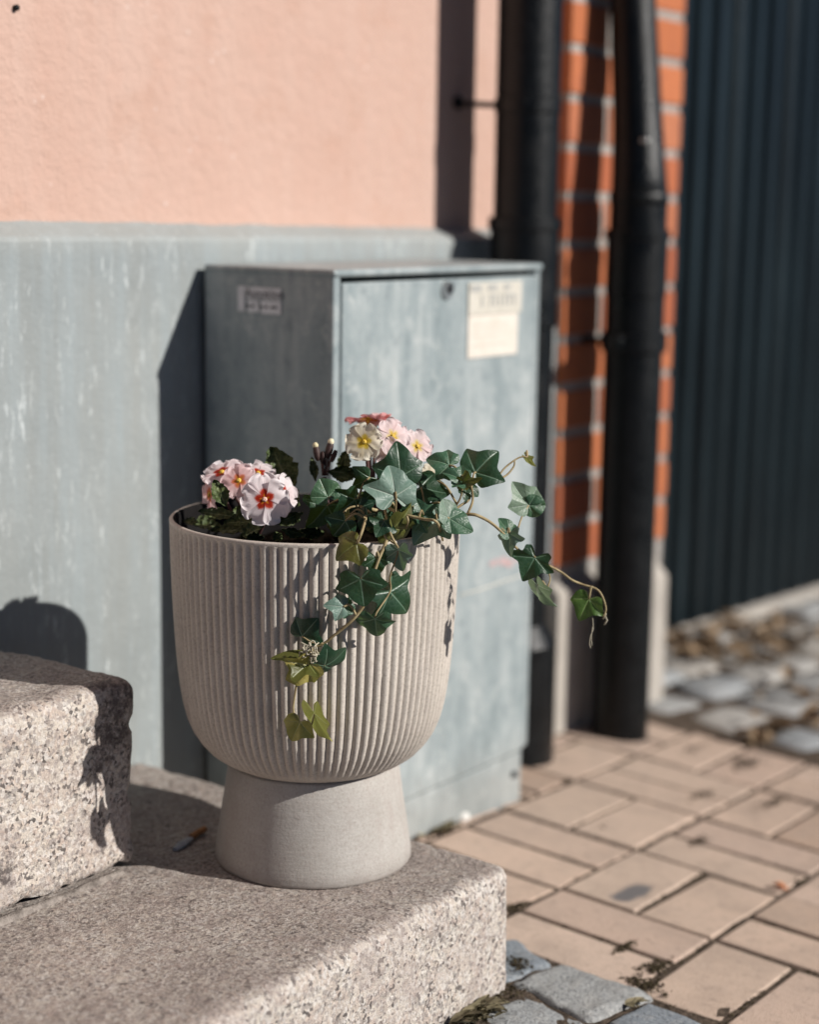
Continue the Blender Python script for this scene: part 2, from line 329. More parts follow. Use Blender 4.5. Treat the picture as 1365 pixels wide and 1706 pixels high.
def m_ivy(name, dark, light, vein, rough=.36, trans=.2):
    m, nt, b = material(name, rough, .5)
    uv = node(nt, 'ShaderNodeTexCoord').outputs['UV']
    p = node(nt, 'ShaderNodeMapping', {'Vector': uv, 'Location': (-1.0, -1.0, 0), 'Scale': (2, 2, 2)}).outputs[0]
    best = None
    for ang, L in VEINS:
        d = V((math.cos(math.radians(ang)), math.sin(math.radians(ang)), 0))
        dt = node(nt, 'ShaderNodeVectorMath', {0: p, 1: d}, operation='DOT_PRODUCT').outputs['Value']
        cl = node(nt, 'ShaderNodeClamp', {0: dt, 1: 0.0, 2: L}).outputs[0]
        sv = node(nt, 'ShaderNodeVectorMath', {0: d, 'Scale': cl}, operation='SCALE').outputs[0]
        ds = node(nt, 'ShaderNodeVectorMath', {0: p, 1: sv}, operation='DISTANCE').outputs['Value']
        ds = math_(nt, 'ADD', ds, math_(nt, 'MULTIPLY', cl, 0.014))
        best = ds if best is None else math_(nt, 'MINIMUM', best, ds)
    vm = ramp(nt, best, [(.010, (1, 1, 1)), (.038, (0, 0, 0))])
    oi = node(nt, 'ShaderNodeObjectInfo').outputs['Random']
    po = node(nt, 'ShaderNodeVectorMath', {0: p, 1: node(nt, 'ShaderNodeVectorMath', {0: (5.0, 3.0, 2.0), 'Scale': oi}, operation='SCALE').outputs[0]}, operation='ADD').outputs[0]
    net = node(nt, 'ShaderNodeTexVoronoi', {'Vector': po, 'Scale': 5.5}, feature='DISTANCE_TO_EDGE').outputs['Distance']
    nm = math_(nt, 'MULTIPLY', ramp(nt, net, [(.0, (1, 1, 1)), (.04, (0, 0, 0))]), .16)
    n = noise(nt, po, 2.2, 4)
    g = ramp(nt, n, [(.3, dark), (.7, light)])
    g = mix(nt, math_(nt, 'MULTIPLY', oi, .35), g, dark)
    oj = math_(nt, 'FRACT', math_(nt, 'MULTIPLY', oi, 7.13))
    g = mix(nt, math_(nt, 'MULTIPLY', oj, .22), g, (light[0]*1.9, light[1]*1.15, light[2]*.55))
    g = mix(nt, math_(nt, 'MULTIPLY', gr(nt, noise(nt, po, 4.5, 5, .7), .62, .74), .5), g, (0.16, 0.13, 0.05))
    g = mix(nt, nm, g, vein); g = mix(nt, math_(nt, 'MULTIPLY', vm, .8), g, vein)
    setc(nt, b, g)
    bump(nt, b, math_(nt, 'SUBTRACT', math_(nt, 'MULTIPLY', gr(nt, net, 0, .2), .3), vm), .0010, .45)
    tr = node(nt, 'ShaderNodeBsdfTranslucent', {'Color': mix(nt, .5, g, (0.2, 0.35, 0.03))})
    mx = node(nt, 'ShaderNodeMixShader', {0: trans, 1: b.outputs[0], 2: tr.outputs[0]})
    nt.links.new(mx.outputs[0], nt.nodes['Material Output'].inputs['Surface']); return m
def m_primleaf():
    m, nt, b = material('crinkled_primrose_leaf', .6, .4); v = coords(nt)
    n = noise(nt, v, 60, 4); c = vor(nt, v, 190)
    uv = node(nt, 'ShaderNodeTexCoord').outputs['UV']
    g = ramp(nt, n, [(.3, (0.035, 0.060, 0.016)), (.7, (0.10, 0.125, 0.04))])
    mid = ramp(nt, math_(nt, 'ABSOLUTE', math_(nt, 'SUBTRACT', sep(nt, uv, 0), .5)), [(.015, (1, 1, 1)), (.06, (0, 0, 0))])
    g = mix(nt, math_(nt, 'MULTIPLY', mid, .6), g, (0.22, 0.25, 0.12))
    setc(nt, b, g); bump(nt, b, c, .004, .9); return m
def m_petal(name, outer, inner_stops, trans=.35):
    m, nt, b = material(name, .6, .2)
    uv = node(nt, 'ShaderNodeTexCoord').outputs['UV']
    y = sep(nt, uv, 1); x = math_(nt, 'ABSOLUTE', math_(nt, 'SUBTRACT', sep(nt, uv, 0), .5))
    lines = noise(nt, node(nt, 'ShaderNodeMapping', {'Vector': uv, 'Scale': (26, 2, 1)}).outputs[0], 1, 2)
    f = math_(nt, 'ADD', math_(nt, 'ADD', y, math_(nt, 'MULTIPLY', math_(nt, 'SUBTRACT', lines, .5), .10)), math_(nt, 'MULTIPLY', x, .50))
    oi = node(nt, 'ShaderNodeObjectInfo').outputs['Random']
    g = ramp(nt, f, inner_stops + [(inner_stops[-1][0]+.10, outer[0]), (1.0, outer[1])])
    g = mix(nt, math_(nt, 'MULTIPLY', oi, .35), g, mix(nt, 1.0, g, outer[2], 'MULTIPLY'))
    setc(nt, b, g); bump(nt, b, lines, .0006, .6)
    tr = node(nt, 'ShaderNodeBsdfTranslucent', {'Color': g})
    mx = node(nt, 'ShaderNodeMixShader', {0: trans, 1: b.outputs[0], 2: tr.outputs[0]})
    nt.links.new(mx.outputs[0], nt.nodes['Material Output'].inputs['Surface']); return m

MT = dict(
    granite=m_granite('pink_grey_granite'),
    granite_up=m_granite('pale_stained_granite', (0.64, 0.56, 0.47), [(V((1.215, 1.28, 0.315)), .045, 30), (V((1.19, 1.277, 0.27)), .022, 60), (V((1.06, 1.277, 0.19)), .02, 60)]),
    plinth=m_plinth(), pink=m_pink(), brick=m_brick(),
    mortar=m_plain('pale_mortar', (0.30, 0.275, 0.25), (0.42, 0.39, 0.36), 40, .95, .2, 200, .003),
    pier_stone=m_plain('pale_pier_base', (0.36, 0.33, 0.295), (0.44, 0.405, 0.36), 18, .9, .2, 120, .002),
    cab=m_cabinet(), cabdark=m_plain('cabinet_gap_shade', (0.02, 0.03, 0.028), (0.03, 0.04, 0.038)),
    iron=m_black_paint(),
    gate=m_plain('dark_green_corrugated_steel', (0.0018, 0.0045, 0.006), (0.009, 0.017, 0.021), 6, .34, .28, 60, .0015, stretch=(1, 1, .3)),
    paver=m_paver(),
    soil=m_plain('joint_soil', (0.040, 0.030, 0.022), (0.16, 0.12, 0.09), 90, .95, .2, 240, .006),
    pot=m_pot('ribbed_taupe_composite', False), base=m_pot('smooth_taupe_composite', True, (0.385, 0.365, 0.335), (0.46, 0.438, 0.408)),
    potin=m_plain('planter_inner_shade', (0.008, 0.007, 0.007), (0.014, 0.013, 0.013), 30, .95, .1),  # shadow inside the rim is put into this near-black colour
    compost=m_plain('dark_compost', (0.004, 0.0035, 0.003), (0.014, 0.010, 0.007), 120, 1.0, .0, 190, .012),
    ivy_dark=m_ivy('deep_green_ivy', (0.008, 0.034, 0.020), (0.020, 0.066, 0.038), (0.17, 0.27, 0.19), .40),
    ivy_mid=m_ivy('mid_green_ivy', (0.030, 0.085, 0.050), (0.055, 0.135, 0.082), (0.26, 0.38, 0.27), .42),
    ivy_sheen=m_ivy('pale_sheen_ivy', (0.12, 0.205, 0.170), (0.18, 0.275, 0.230), (0.42, 0.50, 0.43), .45),  # pale tone: part leaf age, part sun and sky sheen put into colour
    ivy_young=m_ivy('yellow_green_ivy', (0.24, 0.235, 0.06), (0.37, 0.355, 0.13), (0.52, 0.50, 0.26), .45, .28),
    ivy_fresh=m_ivy('fresh_green_ivy', (0.045, 0.105, 0.022), (0.085, 0.165, 0.040), (0.30, 0.40, 0.16), .42, .2),
    ivy_olive=m_ivy('olive_ivy', (0.060, 0.070, 0.014), (0.11, 0.115, 0.028), (0.22, 0.24, 0.08), .45, .2),
    stem=m_plain('ivy_stem_tan', (0.20, 0.145, 0.07), (0.42, 0.34, 0.19), 90, .7, .3),
    stemred=m_plain('primrose_stem_purple', (0.055, 0.022, 0.024), (0.11, 0.05, 0.04), 60, .6, .4),
    calyx=m_plain('dark_calyx', (0.028, 0.013, 0.012), (0.07, 0.035, 0.03), 120, .6, .4),
    cream=m_plain('cream_bud_tip', (0.65, 0.58, 0.36), (0.78, 0.72, 0.52), 90, .6, .3),
    eye=m_plain('flower_eye', (0.62, 0.40, 0.04), (0.75, 0.55, 0.12), 150, .6, .3),
    eyepink=m_plain('pale_flower_tube', (0.75, 0.42, 0.36), (0.8, 0.55, 0.45), 150, .6, .3),
    primleaf=m_primleaf(),
    petal_white=m_petal('white_pink_petal', ((0.82, 0.73, 0.74), (0.85, 0.80, 0.81), (1, .82, .84)), [(0.0, (0.75, 0.42, 0.02)), (.13, (0.62, 0.18, 0.01)), (.20, (0.34, 0.015, 0.006)), (.34, (0.52, 0.05, 0.02))]),
    petal_pink=m_petal('pink_petal', ((0.80, 0.54, 0.53), (0.84, 0.66, 0.66), (1, .80, .82)), [(0.0, (0.75, 0.42, 0.02)), (.20, (0.62, 0.20, 0.03)), (.34, (0.70, 0.22, 0.14))]),
    petal_blush=m_petal('blush_petal', ((0.82, 0.66, 0.64), (0.85, 0.74, 0.74), (1, .84, .86)), [(0.0, (0.62, 0.36, 0.03)), (.2, (0.76, 0.55, 0.10)), (.32, (0.80, 0.66, 0.40))]),
    petal_rose=m_petal('rose_petal', ((0.70, 0.26, 0.27), (0.78, 0.38, 0.38), (1, .8, .8)), [(0.0, (0.75, 0.45, 0.04)), (.36, (0.72, 0.42, 0.08))]),
    petal_cream=m_petal('cream_petal', ((0.82, 0.74, 0.56), (0.85, 0.80, 0.68), (1, .96, .9)), [(0.0, (0.55, 0.30, 0.02)), (.2, (0.76, 0.52, 0.03)), (.34, (0.80, 0.62, 0.14))]),
    plate_a=m_plain('faded_upper_plate', (0.55, 0.52, 0.45), (0.62, 0.59, 0.52), 60, .5, .4),
    plate_b=m_plain('faded_lower_plate', (0.66, 0.60, 0.52), (0.72, 0.67, 0.60), 50, .5, .4),
    print_grey=m_plain('faded_print', (0.38, 0.38, 0.36), (0.46, 0.45, 0.42), 80, .6, .3),
    print_dark=m_plain('dark_print', (0.02, 0.025, 0.03), (0.05, 0.055, 0.06), 80, .6, .3),
    sticker=m_plain('worn_white_sticker', (0.55, 0.56, 0.58), (0.76, 0.77, 0.79), 160, .6, .3),
    red_mark=m_plain('faded_red_mark', (0.50, 0.30, 0.29), (0.42, 0.40, 0.41), 50, .6, .3),
    chrome=m_plain('lock_metal', (0.45, 0.45, 0.44), (0.6, 0.6, 0.58), 60, .3, .5, metal=.9),
    sett=m_sett('granite_sett', [(0, (0.20, 0.235, 0.27)), (.5, (0.25, 0.28, 0.31)), (.8, (0.36, 0.36, 0.35)), (1, (0.24, 0.27, 0.30))]),
    cobble=m_sett('yard_cobble', [(0, (0.30, 0.32, 0.335)), (.35, (0.40, 0.39, 0.37)), (.65, (0.47, 0.435, 0.39)), (1, (0.37, 0.395, 0.41))]),
    moss=m_plain('dry_moss', (0.018, 0.014, 0.009), (0.085, 0.065, 0.036), 300, .95, .2),
    deadleaf=m_plain('dead_leaf', (0.17, 0.115, 0.07), (0.33, 0.24, 0.155), 40, .85, .2),
    weed=m_plain('dusty_weed_leaf', (0.10, 0.085, 0.045), (0.36, 0.31, 0.20), 90, .7, .3),
    dust=m_plain('dusty_joint_mortar', (0.15, 0.13, 0.115), (0.33, 0.29, 0.26), 90, .95, .2, 200, .003),
    asphalt=m_plain('dark_asphalt', (0.035, 0.035, 0.036), (0.06, 0.06, 0.06), 200, .95, .2, 300, .004),
    pebble=m_plain('white_pebble', (0.62, 0.60, 0.56), (0.75, 0.74, 0.70), 90, .7, .3),
    filt=m_plain('cigarette_filter', (0.32, 0.15, 0.06), (0.42, 0.21, 0.09), 200, .8, .2),
    paper=m_plain('crushed_paper', (0.30, 0.32, 0.35), (0.48, 0.49, 0.50), 130, .9, .2),
    thread=m_plain('dry_root_thread', (0.40, 0.36, 0.27), (0.5, 0.46, 0.36), 90, .8, .2),
    orange_leaf=m_plain('orange_leaf', (0.50, 0.20, 0.10), (0.6, 0.3, 0.16), 90, .8, .2),
)

# ------------------------------------------------------------------ setting: ground
WY, PKY = 1.5416, 1.5716      # plinth face and pink face of the house wall
mb = MB()
def sheet(mb, xs, ys, off, amp=0.0):
    n0 = len(xs); vs_ = [(x, y, gz(x, y)+off+amp*nz((x, y, 0), 30)) for y in ys for x in xs]
    mb.add(vs_, [(j*n0+i, j*n0+i+1, (j+1)*n0+i+1, (j+1)*n0+i) for j in range(len(ys)-1) for i in range(n0-1)])
fx = [-60, -20, -5, 0] + [0.2+0.02*i for i in range(141)] + [3.5, 4, 5, 8, 20, 60]
fy = [-60, -20, -5, -1, 0.2] + [0.5+0.02*i for i in range(70)] + [2.2, 3, 8, 20, 60]
sheet(mb, fx, fy, -0.0030, 0.0022)
tag(mb.build('ground', MT['soil']), 'dark soil bed under the paving', None, None, 'structure')

mb = MB(); sheet(mb, [-60, -10, -2, 0, .5, 1, 1.5, 2, 2.5, 3, 6, 60], [-60, -10, -3, -1, 0, .34], .002, 0)  # out of view: dark ground added to weaken sunlight bounced into the shade
tag(mb.build('unseen_road', MT['asphalt']), 'unseen dark asphalt added to cut the light bounced off the ground', None, None, 'structure')
def in_sett(x, y): return (x < 1.603 and y < 1.06)
def prism_paver(mb, corners, zoff, tilt, bev=.0032, th=.06):
    c = sum((V(p) for p in corners), V((0, 0)))/len(corners)
    n = len(corners); rings = []
    for inset, dz in ((0, -th), (0, -bev), (bev*.35, -bev*.3), (bev, 0)):
        ring = []
        for p in corners:
            p = V(p); d = (c-p); q = p + V((math.copysign(min(inset, abs(d.x)), d.x), math.copysign(min(inset, abs(d.y)), d.y)))
            ring.append((q.x, q.y, gz(q.x, q.y)+zoff+dz+tilt[0]*(q.x-c.x)+tilt[1]*(q.y-c.y)))
        rings.append(ring)
    vs_ = [p for r in rings for p in r]; fs = []
    for i in range(3):
        for k in range(n): fs.append((i*n+k, i*n+(k+1) % n, (i+1)*n+(k+1) % n, (i+1)*n+k))
    fs.append(tuple(3*n+k for k in range(n)))
    mb.add(vs_, fs)
GA = math.radians(2.54); GM = 0.2125; G0 = V((1.806, 1.0937))
def grid(u, v):
    X, Y = u*.5*GM, v*GM; return V((G0.x+math.cos(GA)*X-math.sin(GA)*Y, G0.y+math.sin(GA)*X+math.cos(GA)*Y))
joints = []
mb = MB(); rp = random.Random(3); g_ = .0085
for j in range(-11, 4):
    off = 0 if j % 2 else 2
    for k in range(-12, 10):
        u0 = off+4*k
        cells = [(u0-4+2, j, u0-4+3, j+1), (u0-1, j, u0, j+1), (u0, j, u0+2, j+.5), (u0, j+.5, u0+2, j+1)]
        for (a, b_, c, d) in cells:
            m_ = grid((a+c)/2, (b_+d)/2)
            lo = grid(a, b_); hi = grid(c, d)
            if m_.x > 2.70 - .04*(m_.y-1.4)*0 or m_.x < .2 or m_.y > WY+.02 or m_.y < .36: continue
            if in_sett(lo.x+.02, m_.y) or (m_.x < 1.49 and m_.y > .96 and m_.y < 1.56): continue
            gu, gv = g_/GM, g_/GM*.5
            P = [grid(a+gu, b_+gv), grid(c-gu, b_+gv), grid(c-gu, d-gv), grid(a+gu, d-gv)]
            P = [(p.x+rp.uniform(-.0015, .0015), p.y+rp.uniform(-.0015, .0015)) for p in P]
            prism_paver(mb, P, rp.uniform(-.0012, .0018), (rp.uniform(-.010, .010), rp.uniform(-.010, .010)))
            joints.append((P, m_))
mb_pav = mb
def clamp_wall(mb):
    for p in mb.v:
        if p.y > WY-.004: p.y = WY-.004
clamp_wall(mb)
tag(mb.build('pavement', MT['paver'], None, False), 'tan concrete pavers laid in basket weave', None, None, 'structure')

# granite setts beside the step: dense rounded stones
def rounded_block(x0, x1, y0, y1, z0, z1, r, step, amp, seed, fine=0.0, flat=()):
    """rounded, slightly uneven stone block; returns verts, faces"""
    dims = [(x0, x1), (y0, y1), (z0, z1)]; vs_ = {}; L = []; fs = []
    def ticks(a, b):
        t = [a, a+r*.3, a+r*.65, a+r]; n = max(1, int((b-a-2*r)/step)); t += [a+r+(b-a-2*r)*i/n for i in range(1, n)]
        t += [b-r, b-r*.65, b-r*.3, b]; return t
    T3 = [ticks(*d) for d in dims]
    def vid(p):
        k = tuple(round(c, 6) for c in p)
        if k in vs_: return vs_[k]
        q = V([min(max(p[i], dims[i][0]+r), dims[i][1]-r) for i in range(3)]); d = V(p)-q
        if d.length > 1e-9:
            n = d.normalized(); out = q + n*r
        else: n = V((0, 0, 1)); out = V(p)
        edge = min(1.0, max(0.0, (sum(1 for c_ in d if abs(c_) > 1e-6)-1)))
        h = -edge*amp*2.2*max(0.0, nz(out, 38, seed+9)-.12) + amp*(nz(out, 9, seed)+.55*nz(out, 26, seed+3)) + fine*nz(out, 90, seed+5)
        out = out + n*h
        vs_[k] = len(L); L.append(out); return vs_[k]
    for ax in range(3):
        b, c = (ax+1) % 3, (ax+2) % 3
        for side in (0, 1):
            if (ax, side) in flat: continue
            A = dims[ax][side]
            for i in range(len(T3[b])-1):
                for j in range(len(T3[c])-1):
                    q = []
                    for (ii, jj) in ((i, j), (i+1, j), (i+1, j+1), (i, j+1)):
                        p = [0, 0, 0]; p[ax] = A; p[b] = T3[b][ii]; p[c] = T3[c][jj]; q.append(vid(p))
                    fs.append(tuple(q if side else q[::-1]))
    return L, fs
mb = MB()
rs = random.Random(11)
setts = [(1.507, 1.606, .976, 1.056, .000), (1.503, 1.606, .858, .969, .0035), (1.408, 1.500, .850, .958, -.001)]
x = 1.405
while x > .5:
    l = rs.uniform(.085, .12); setts.append((x-l, x-.012, .86, .950, rs.uniform(-.002, .006))); x -= l
x = 1.60
for yy in (.75, .64):
    x = 1.60
    while x > .5:
        l = rs.uniform(.085, .12); setts.append((x-l, x-.012, yy, yy+.098, rs.uniform(-.002, .006))); x -= l
for i, (a, b_, c, d, up) in enumerate(setts):
    vs_, fs = rounded_block(a, b_, c, d, -.07, 0, .0085, .006 if i < 3 else .02, .0042, i*7.3, .0022, {(2, 0)})
    cx_, cy_ = (a+b_)/2, (c+d)/2; ang = rs.uniform(-.10, .10) if i > 2 else (-.18, -.10, -.12)[i]
    ca, sa = math.cos(ang), math.sin(ang); sk = [rs.uniform(-.12, .12) for _ in range(4)]
    for p in vs_:
        u_, w_ = (p.x-cx_)/(b_-a), (p.y-cy_)/(d-c); p.x += (b_-a)*(sk[0]*w_*u_*2+sk[1]*w_*.6+.10*nz((p.x, p.y, i), 22)*abs(u_)); p.y += (d-c)*(sk[2]*u_*w_*2+sk[3]*u_*.6+.10*nz((p.x, p.y, i+5), 22)*abs(w_))
    out = []
    for p in vs_:
        q = V((cx_+ca*(p.x-cx_)-sa*(p.y-cy_), cy_+sa*(p.x-cx_)+ca*(p.y-cy_), p.z)); q.z += gz(q.x, q.y)+up; out.append(q)
    mb.add(out, fs)
tag(mb.build('sett_strip', MT['sett']), 'blue grey granite setts beside the lower step', None, None, 'structure')

# uneven cobbles of the yard in front of the gate
mb = MB(); rc = random.Random(5)
y = -1.0
while y < 1.86:
    wy_ = rc.uniform(.10, .15); x = 2.712 + rc.uniform(-.01, .01)
    while x < 5.6:
        l = rc.uniform(.11, .22)
        if not (y+wy_*.5 > 1.475 and x < 2.79):
            a, b_, c, d = x+.003, x+l-.003, y+.003, y+wy_-.003
            n = 10; ang0 = rc.random(); up = rc.uniform(-.008, .012); cx_, cy_ = (a+b_)/2, (c+d)/2
            rings = []
            jit = [rc.uniform(.84, 1.06) for _ in range(n)]
            for sc_, dz in ((1.0, -.05), (1.0, -.012), (.93, -.003), (.72, .004), (.36, .006)):
                ring = []
                for k in range(n):
                    q = 2*math.pi*(k+.5)/n; co, si = math.cos(q), math.sin(q)
                    sx = math.copysign(abs(co)**.45, co); sy = math.copysign(abs(si)**.45, si)
                    px_, py_ = cx_+(b_-a)/2*sx*sc_*jit[k], cy_+(d-c)/2*sy*sc_*jit[k]
                    ring.append((px_, py_, gz(px_, py_)+up+dz+rc.uniform(-.002, .002)))
                rings += ring
            fs = [(i*n+k, i*n+(k+1) % n, (i+1)*n+(k+1) % n, (i+1)*n+k) for i in range(4) for k in range(n)]
            fs.append(tuple(4*n+k for k in range(n)))
            mb.add(rings, fs)
        x += l
    y += wy_
tag(mb.build('cobble_yard', MT['cobble']), 'uneven grey cobbles in front of the dark gate', None, None, 'structure')

# moss and grit in the joints
mb = MB(); rm = random.Random(9)
def clump(mb, p, n, spread, s0, s1, rr, lift=-.0012):
    for _ in range(n):
        q = V((p[0]+rr.gauss(0, spread[0]), p[1]+rr.gauss(0, spread[1]))); s = rr.uniform(s0, s1)
        z = gz(q.x, q.y)+lift; a = rr.uniform(0, 6.28); b = rr.uniform(-.6, .9)
        d1 = V((math.cos(a)*s, math.sin(a)*s, s*b)); d2 = V((-math.sin(a)*s*.5, math.cos(a)*s*.5, rr.uniform(-.2, .5)*s)); up = V((0, 0, s*.5))
        c = V((q.x, q.y, z+s*.2))
        mb.add([c-d1, c+d2, c+d1, c-d2, c+up, c-up*.5], [(0, 1, 4), (1, 2, 4), (2, 3, 4), (3, 0, 4), (1, 0, 5), (2, 1, 5), (3, 2, 5), (0, 3, 5)])
for P, m_ in joints:
    if m_.x < 1.4 or m_.y < .6: continue
    for i in range(4):
        a, b_ = V(P[i]), V(P[(i+1) % 4]); out = ((a+b_)/2-m_).normalized()*.005
        for _ in range(int((b_-a).length*90)):
            p = a.lerp(b_, rm.random())+out
            if nz((p.x, p.y, 0), 14) > -.1: clump(mb, p, 2, (.0025, .0025), .0008, .0028, rm)
for (px, py, n, sx, sy) in ((1042, 1578, 60, .010, .004), (1095, 1612, 120, .012, .008), (1075, 1640, 110, .008, .016), (862, 1512, 80, .010, .006), (1243, 1273, 90, .018, .012), (1290, 1337, 70, .022, .007), (1170, 1325, 60, .016, .006), (945, 1303, 26, .006, .004), (1160, 1247, 60, .020, .008), (898, 1258, 50, .010, .006), (1165, 1402, 40, .010, .005), (1338, 1471, 24, .004, .004), (865, 1605, 60, .010, .010), (830, 1660, 120, .020, .012), (1000, 1380, 14, .01, .004), (872, 1330, 20, .004, .004)):
    p = on_ground(px, py); clump(mb, p, int(n*1.5), (sx*1.2, sy*.8), .001, .0038, rm, .0004)
tag(mb.build('joint_moss', MT['moss'], None, False), 'dry moss and grit in the paving joints', None, None, 'stuff')

# dead leaf litter on the cobbles
mb = MB(); rl = random.Random(21)
def flake(mb, c, s, rr, lift=.004):
    a = rr.uniform(0, 6.28); t = V((math.cos(a), math.sin(a), rr.uniform(-.5, .5))).normalized(); b = V((-math.sin(a), math.cos(a), rr.uniform(-.5, .5)))
    u = V((0, 0, 1)); P = [c-t*s, c-t*s*.3+b*s*.45+u*s*.3, c+t*s*.5+b*s*.38+u*s*.25, c+t*s*1.1, c+t*s*.4-b*s*.4+u*s*.2, c-t*s*.35-b*s*.42+u*s*.3]
    mid = c+t*s*.1-u*s*.05
    mb.add(P+[mid], [(i, (i+1) % 6, 6) for i in range(6)])
for (px, py, n, sp) in ((1155, 1085, 130, .07), (1130, 1080, 60, .04), (1280, 1085, 200, .13), (1330, 1060, 130, .10), (1200, 1045, 60, .06), (1340, 1000, 120, .12), (1180, 1100, 50, .05), (1285, 1225, 40, .025), (1345, 1215, 30, .04), (1310, 1175, 20, .05), (1230, 1140, 20, .08), (1250, 1240, 20, .02)):
    p = on_ground(px, py)
    for _ in range(int(n*.27)):
        x, y = p.x+rl.gauss(0, sp), p.y+rl.gauss(0, sp*.7)
        if y > 1.76 or (y > 1.45 and x < 2.9): continue
        flake(mb, V((x, y, gz(x, y)+rl.uniform(.003, .03))), rl.uniform(.012, .034), rl)
tag(mb.build('leaf_litter', MT['deadleaf'], None, False), 'brown dead leaves lying over the cobbles', None, None, 'stuff')

# ------------------------------------------------------------------ setting: house wall, pier, gate
wall = empty('house_wall', (1.2, WY, 0), 'pink rendered house wall above a grey green plinth', 'wall')
mb = MB()
XS = [-1.5, -.5, .3, .8] + [0.9+.02*i for i in range(77)] + [2.43]
prof_n = [(-.35, 0), (.10, 0), (.4, 0), (.70, 0), (.780, 0), (.7955, .0), ('lip', .0035), ('pink', .0305), ('pink2', .09)]
vs_ = []
for x in XS:
    t = (x-1.3)/.85; e = .0016*nz((x, 0, 0), 14)+.0009*nz((x, 3, 0), 60)
    lip = .7995-.005*t+e*.6; pk = .8172-.0092*t+1.3*e
    for (z, dy) in prof_n:
        zz = {'lip': lip, 'pink': pk, 'pink2': pk+.001}.get(z, z)
        if z == .7955: zz = lip-.006
        vs_.append((x, WY+dy+(.0008*nz((x, zz*3, 0), 6) if dy == 0 else 0), zz))
n = len(prof_n)
mb.add(vs_, [(i*n+k, (i+1)*n+k, (i+1)*n+k+1, i*n+k+1) for i in range(len(XS)-1) for k in range(n-1)])
mb.box(2.392, 2.4295, WY-.030, WY-.002, -.3, .782)
mb.build('plinth', MT['plinth'], wall, True, sharp=18)
mb = MB(); mb.box(-1.5, 2.4305, PKY, PKY+.25, .79, 2.9)
mb.build('render', MT['pink'], wall, False)
mb = MB(); bp = on_plane(24, 13, 1, PKY); mb.tube([bp+V((0, .004, 0)), bp+V((0, -.005, 0))], .0035, 8); mb.build('nail', MT['iron'], wall)

pier = empty('brick_pier', (2.62, 1.5, -.05), 'orange brick gate pier on a pale stone base', 'pier')
BX0, BX1, BY0, BY1 = 2.4305, 2.807, 1.500, 1.79
mb = MB(); rb = random.Random(2); z = .247; row = 0
while z < 2.3:
    L = .25; step_ = .2575
    def bricks(lo, hi, off):
        e = [lo]; q = lo+(off if off else L)
        while q < hi-.05: e.append(q); q += step_ if True else 0
        e.append(hi); return e
    e = bricks(BX0, BX1, .12 if row % 2 else 0)
    for a, b_ in zip(e[:-1], e[1:]):
        mb.bbox(a+(.005 if a > BX0 else 0), b_-(.005 if b_ < BX1 else 0), BY0+rb.uniform(0, .002), BY0+.115, z, z+.0635, .003)
    for (xx0, xx1) in ((BX0, BX0+.10), (BX1-.10, BX1)):
        for a, b_ in ((BY0+.125, BY0+.125+.08), (BY0+.215, BY1)):
            mb.bbox(xx0, xx1, a, b_, z, z+.0635, .003)
    z += .0775; row += 1
br = mb.build('brickwork', MT['brick'], pier, False)
mb = MB(); mb.box(BX0+.004, BX1-.004, BY0+.004, BY1-.004, .20, 2.3)
mb.build('mortar', MT['mortar'], pier, False)
mb = MB()
x0, x1, y0 = 2.416, 2.795, 1.484
vs_ = [(x0, y0, -.25), (x1, y0, -.25), (x1, 1.83, -.25), (x0, 1.83, -.25), (x0, y0, .206), (x1, y0, .178), (x1, 1.83, .20), (x0, 1.83, .228), (x0+.003, 1.503, .222), (2.762, 1.503, .226), (2.762, 1.80, .226)]
mb.add(vs_, [(0, 1, 5, 4), (1, 2, 6, 5), (2, 3, 7, 6), (3, 0, 4, 7), (4, 5, 9, 8), (5, 6, 10, 9), (4, 8, 7), (7, 8, 9, 10), (6, 7, 10)])
mb.build('pier_base', MT['pier_stone'], pier, False)

gate = empty('corrugated_gate', (3.6, 1.75, 0), 'dark green corrugated metal gate beyond the pier', 'gate')
mb = MB(); vs_ = []; GX0, GX1 = 2.815, 6.2; nx = int((GX1-GX0)/.0085); zs = (0, .5, 1.0, 1.5, 2.2)
for i in range(nx+1):
    x = GX0+(GX1-GX0)*i/nx; ph = ((x-GX0)/.088) % 1.0
    q = min(1, max(0, (abs(ph-.5)-.12)/.14)); d = -.026*q
    for k, zt in enumerate(zs):
        zb = -.062-.030*(x-3.36)/.75
        vs_.append((x, 1.765+d, zb+zt))
n = len(zs)
mb.add(vs_, [(i*n+k, (i+1)*n+k, (i+1)*n+k+1, i*n+k+1) for i in range(nx) for k in range(n-1)])
mb.build('sheet', MT['gate'], gate, True, sharp=50)
mb = MB(); mb.box(GX0, GX1, 1.785, 1.82, .25, .31); mb.box(GX0, GX1, 1.785, 1.82, 1.35, 1.41); mb.build('rail', MT['iron'], gate, False)
mb = MB(); vs_ = []
for x in (2.87, 6.3):
    zb = -.062-.030*(x-3.36)/.75
    vs_ += [(x, 1.735, -.3), (x, 1.735, zb-.014), (x, 1.755, zb-.006), (x, 1.86, zb-.006), (x, 1.86, -.3)]
mb.add(vs_, [(k, 5+k, 5+(k+1) % 5, (k+1) % 5) for k in range(5)] + [(0, 1, 2, 3, 4), (9, 8, 7, 6, 5)])
tag(mb.build('gate_threshold', MT['pier_stone'], None, False, (3.6, 1.8, -.1)), 'pale stone sill under the dark corrugated gate', 'sill')

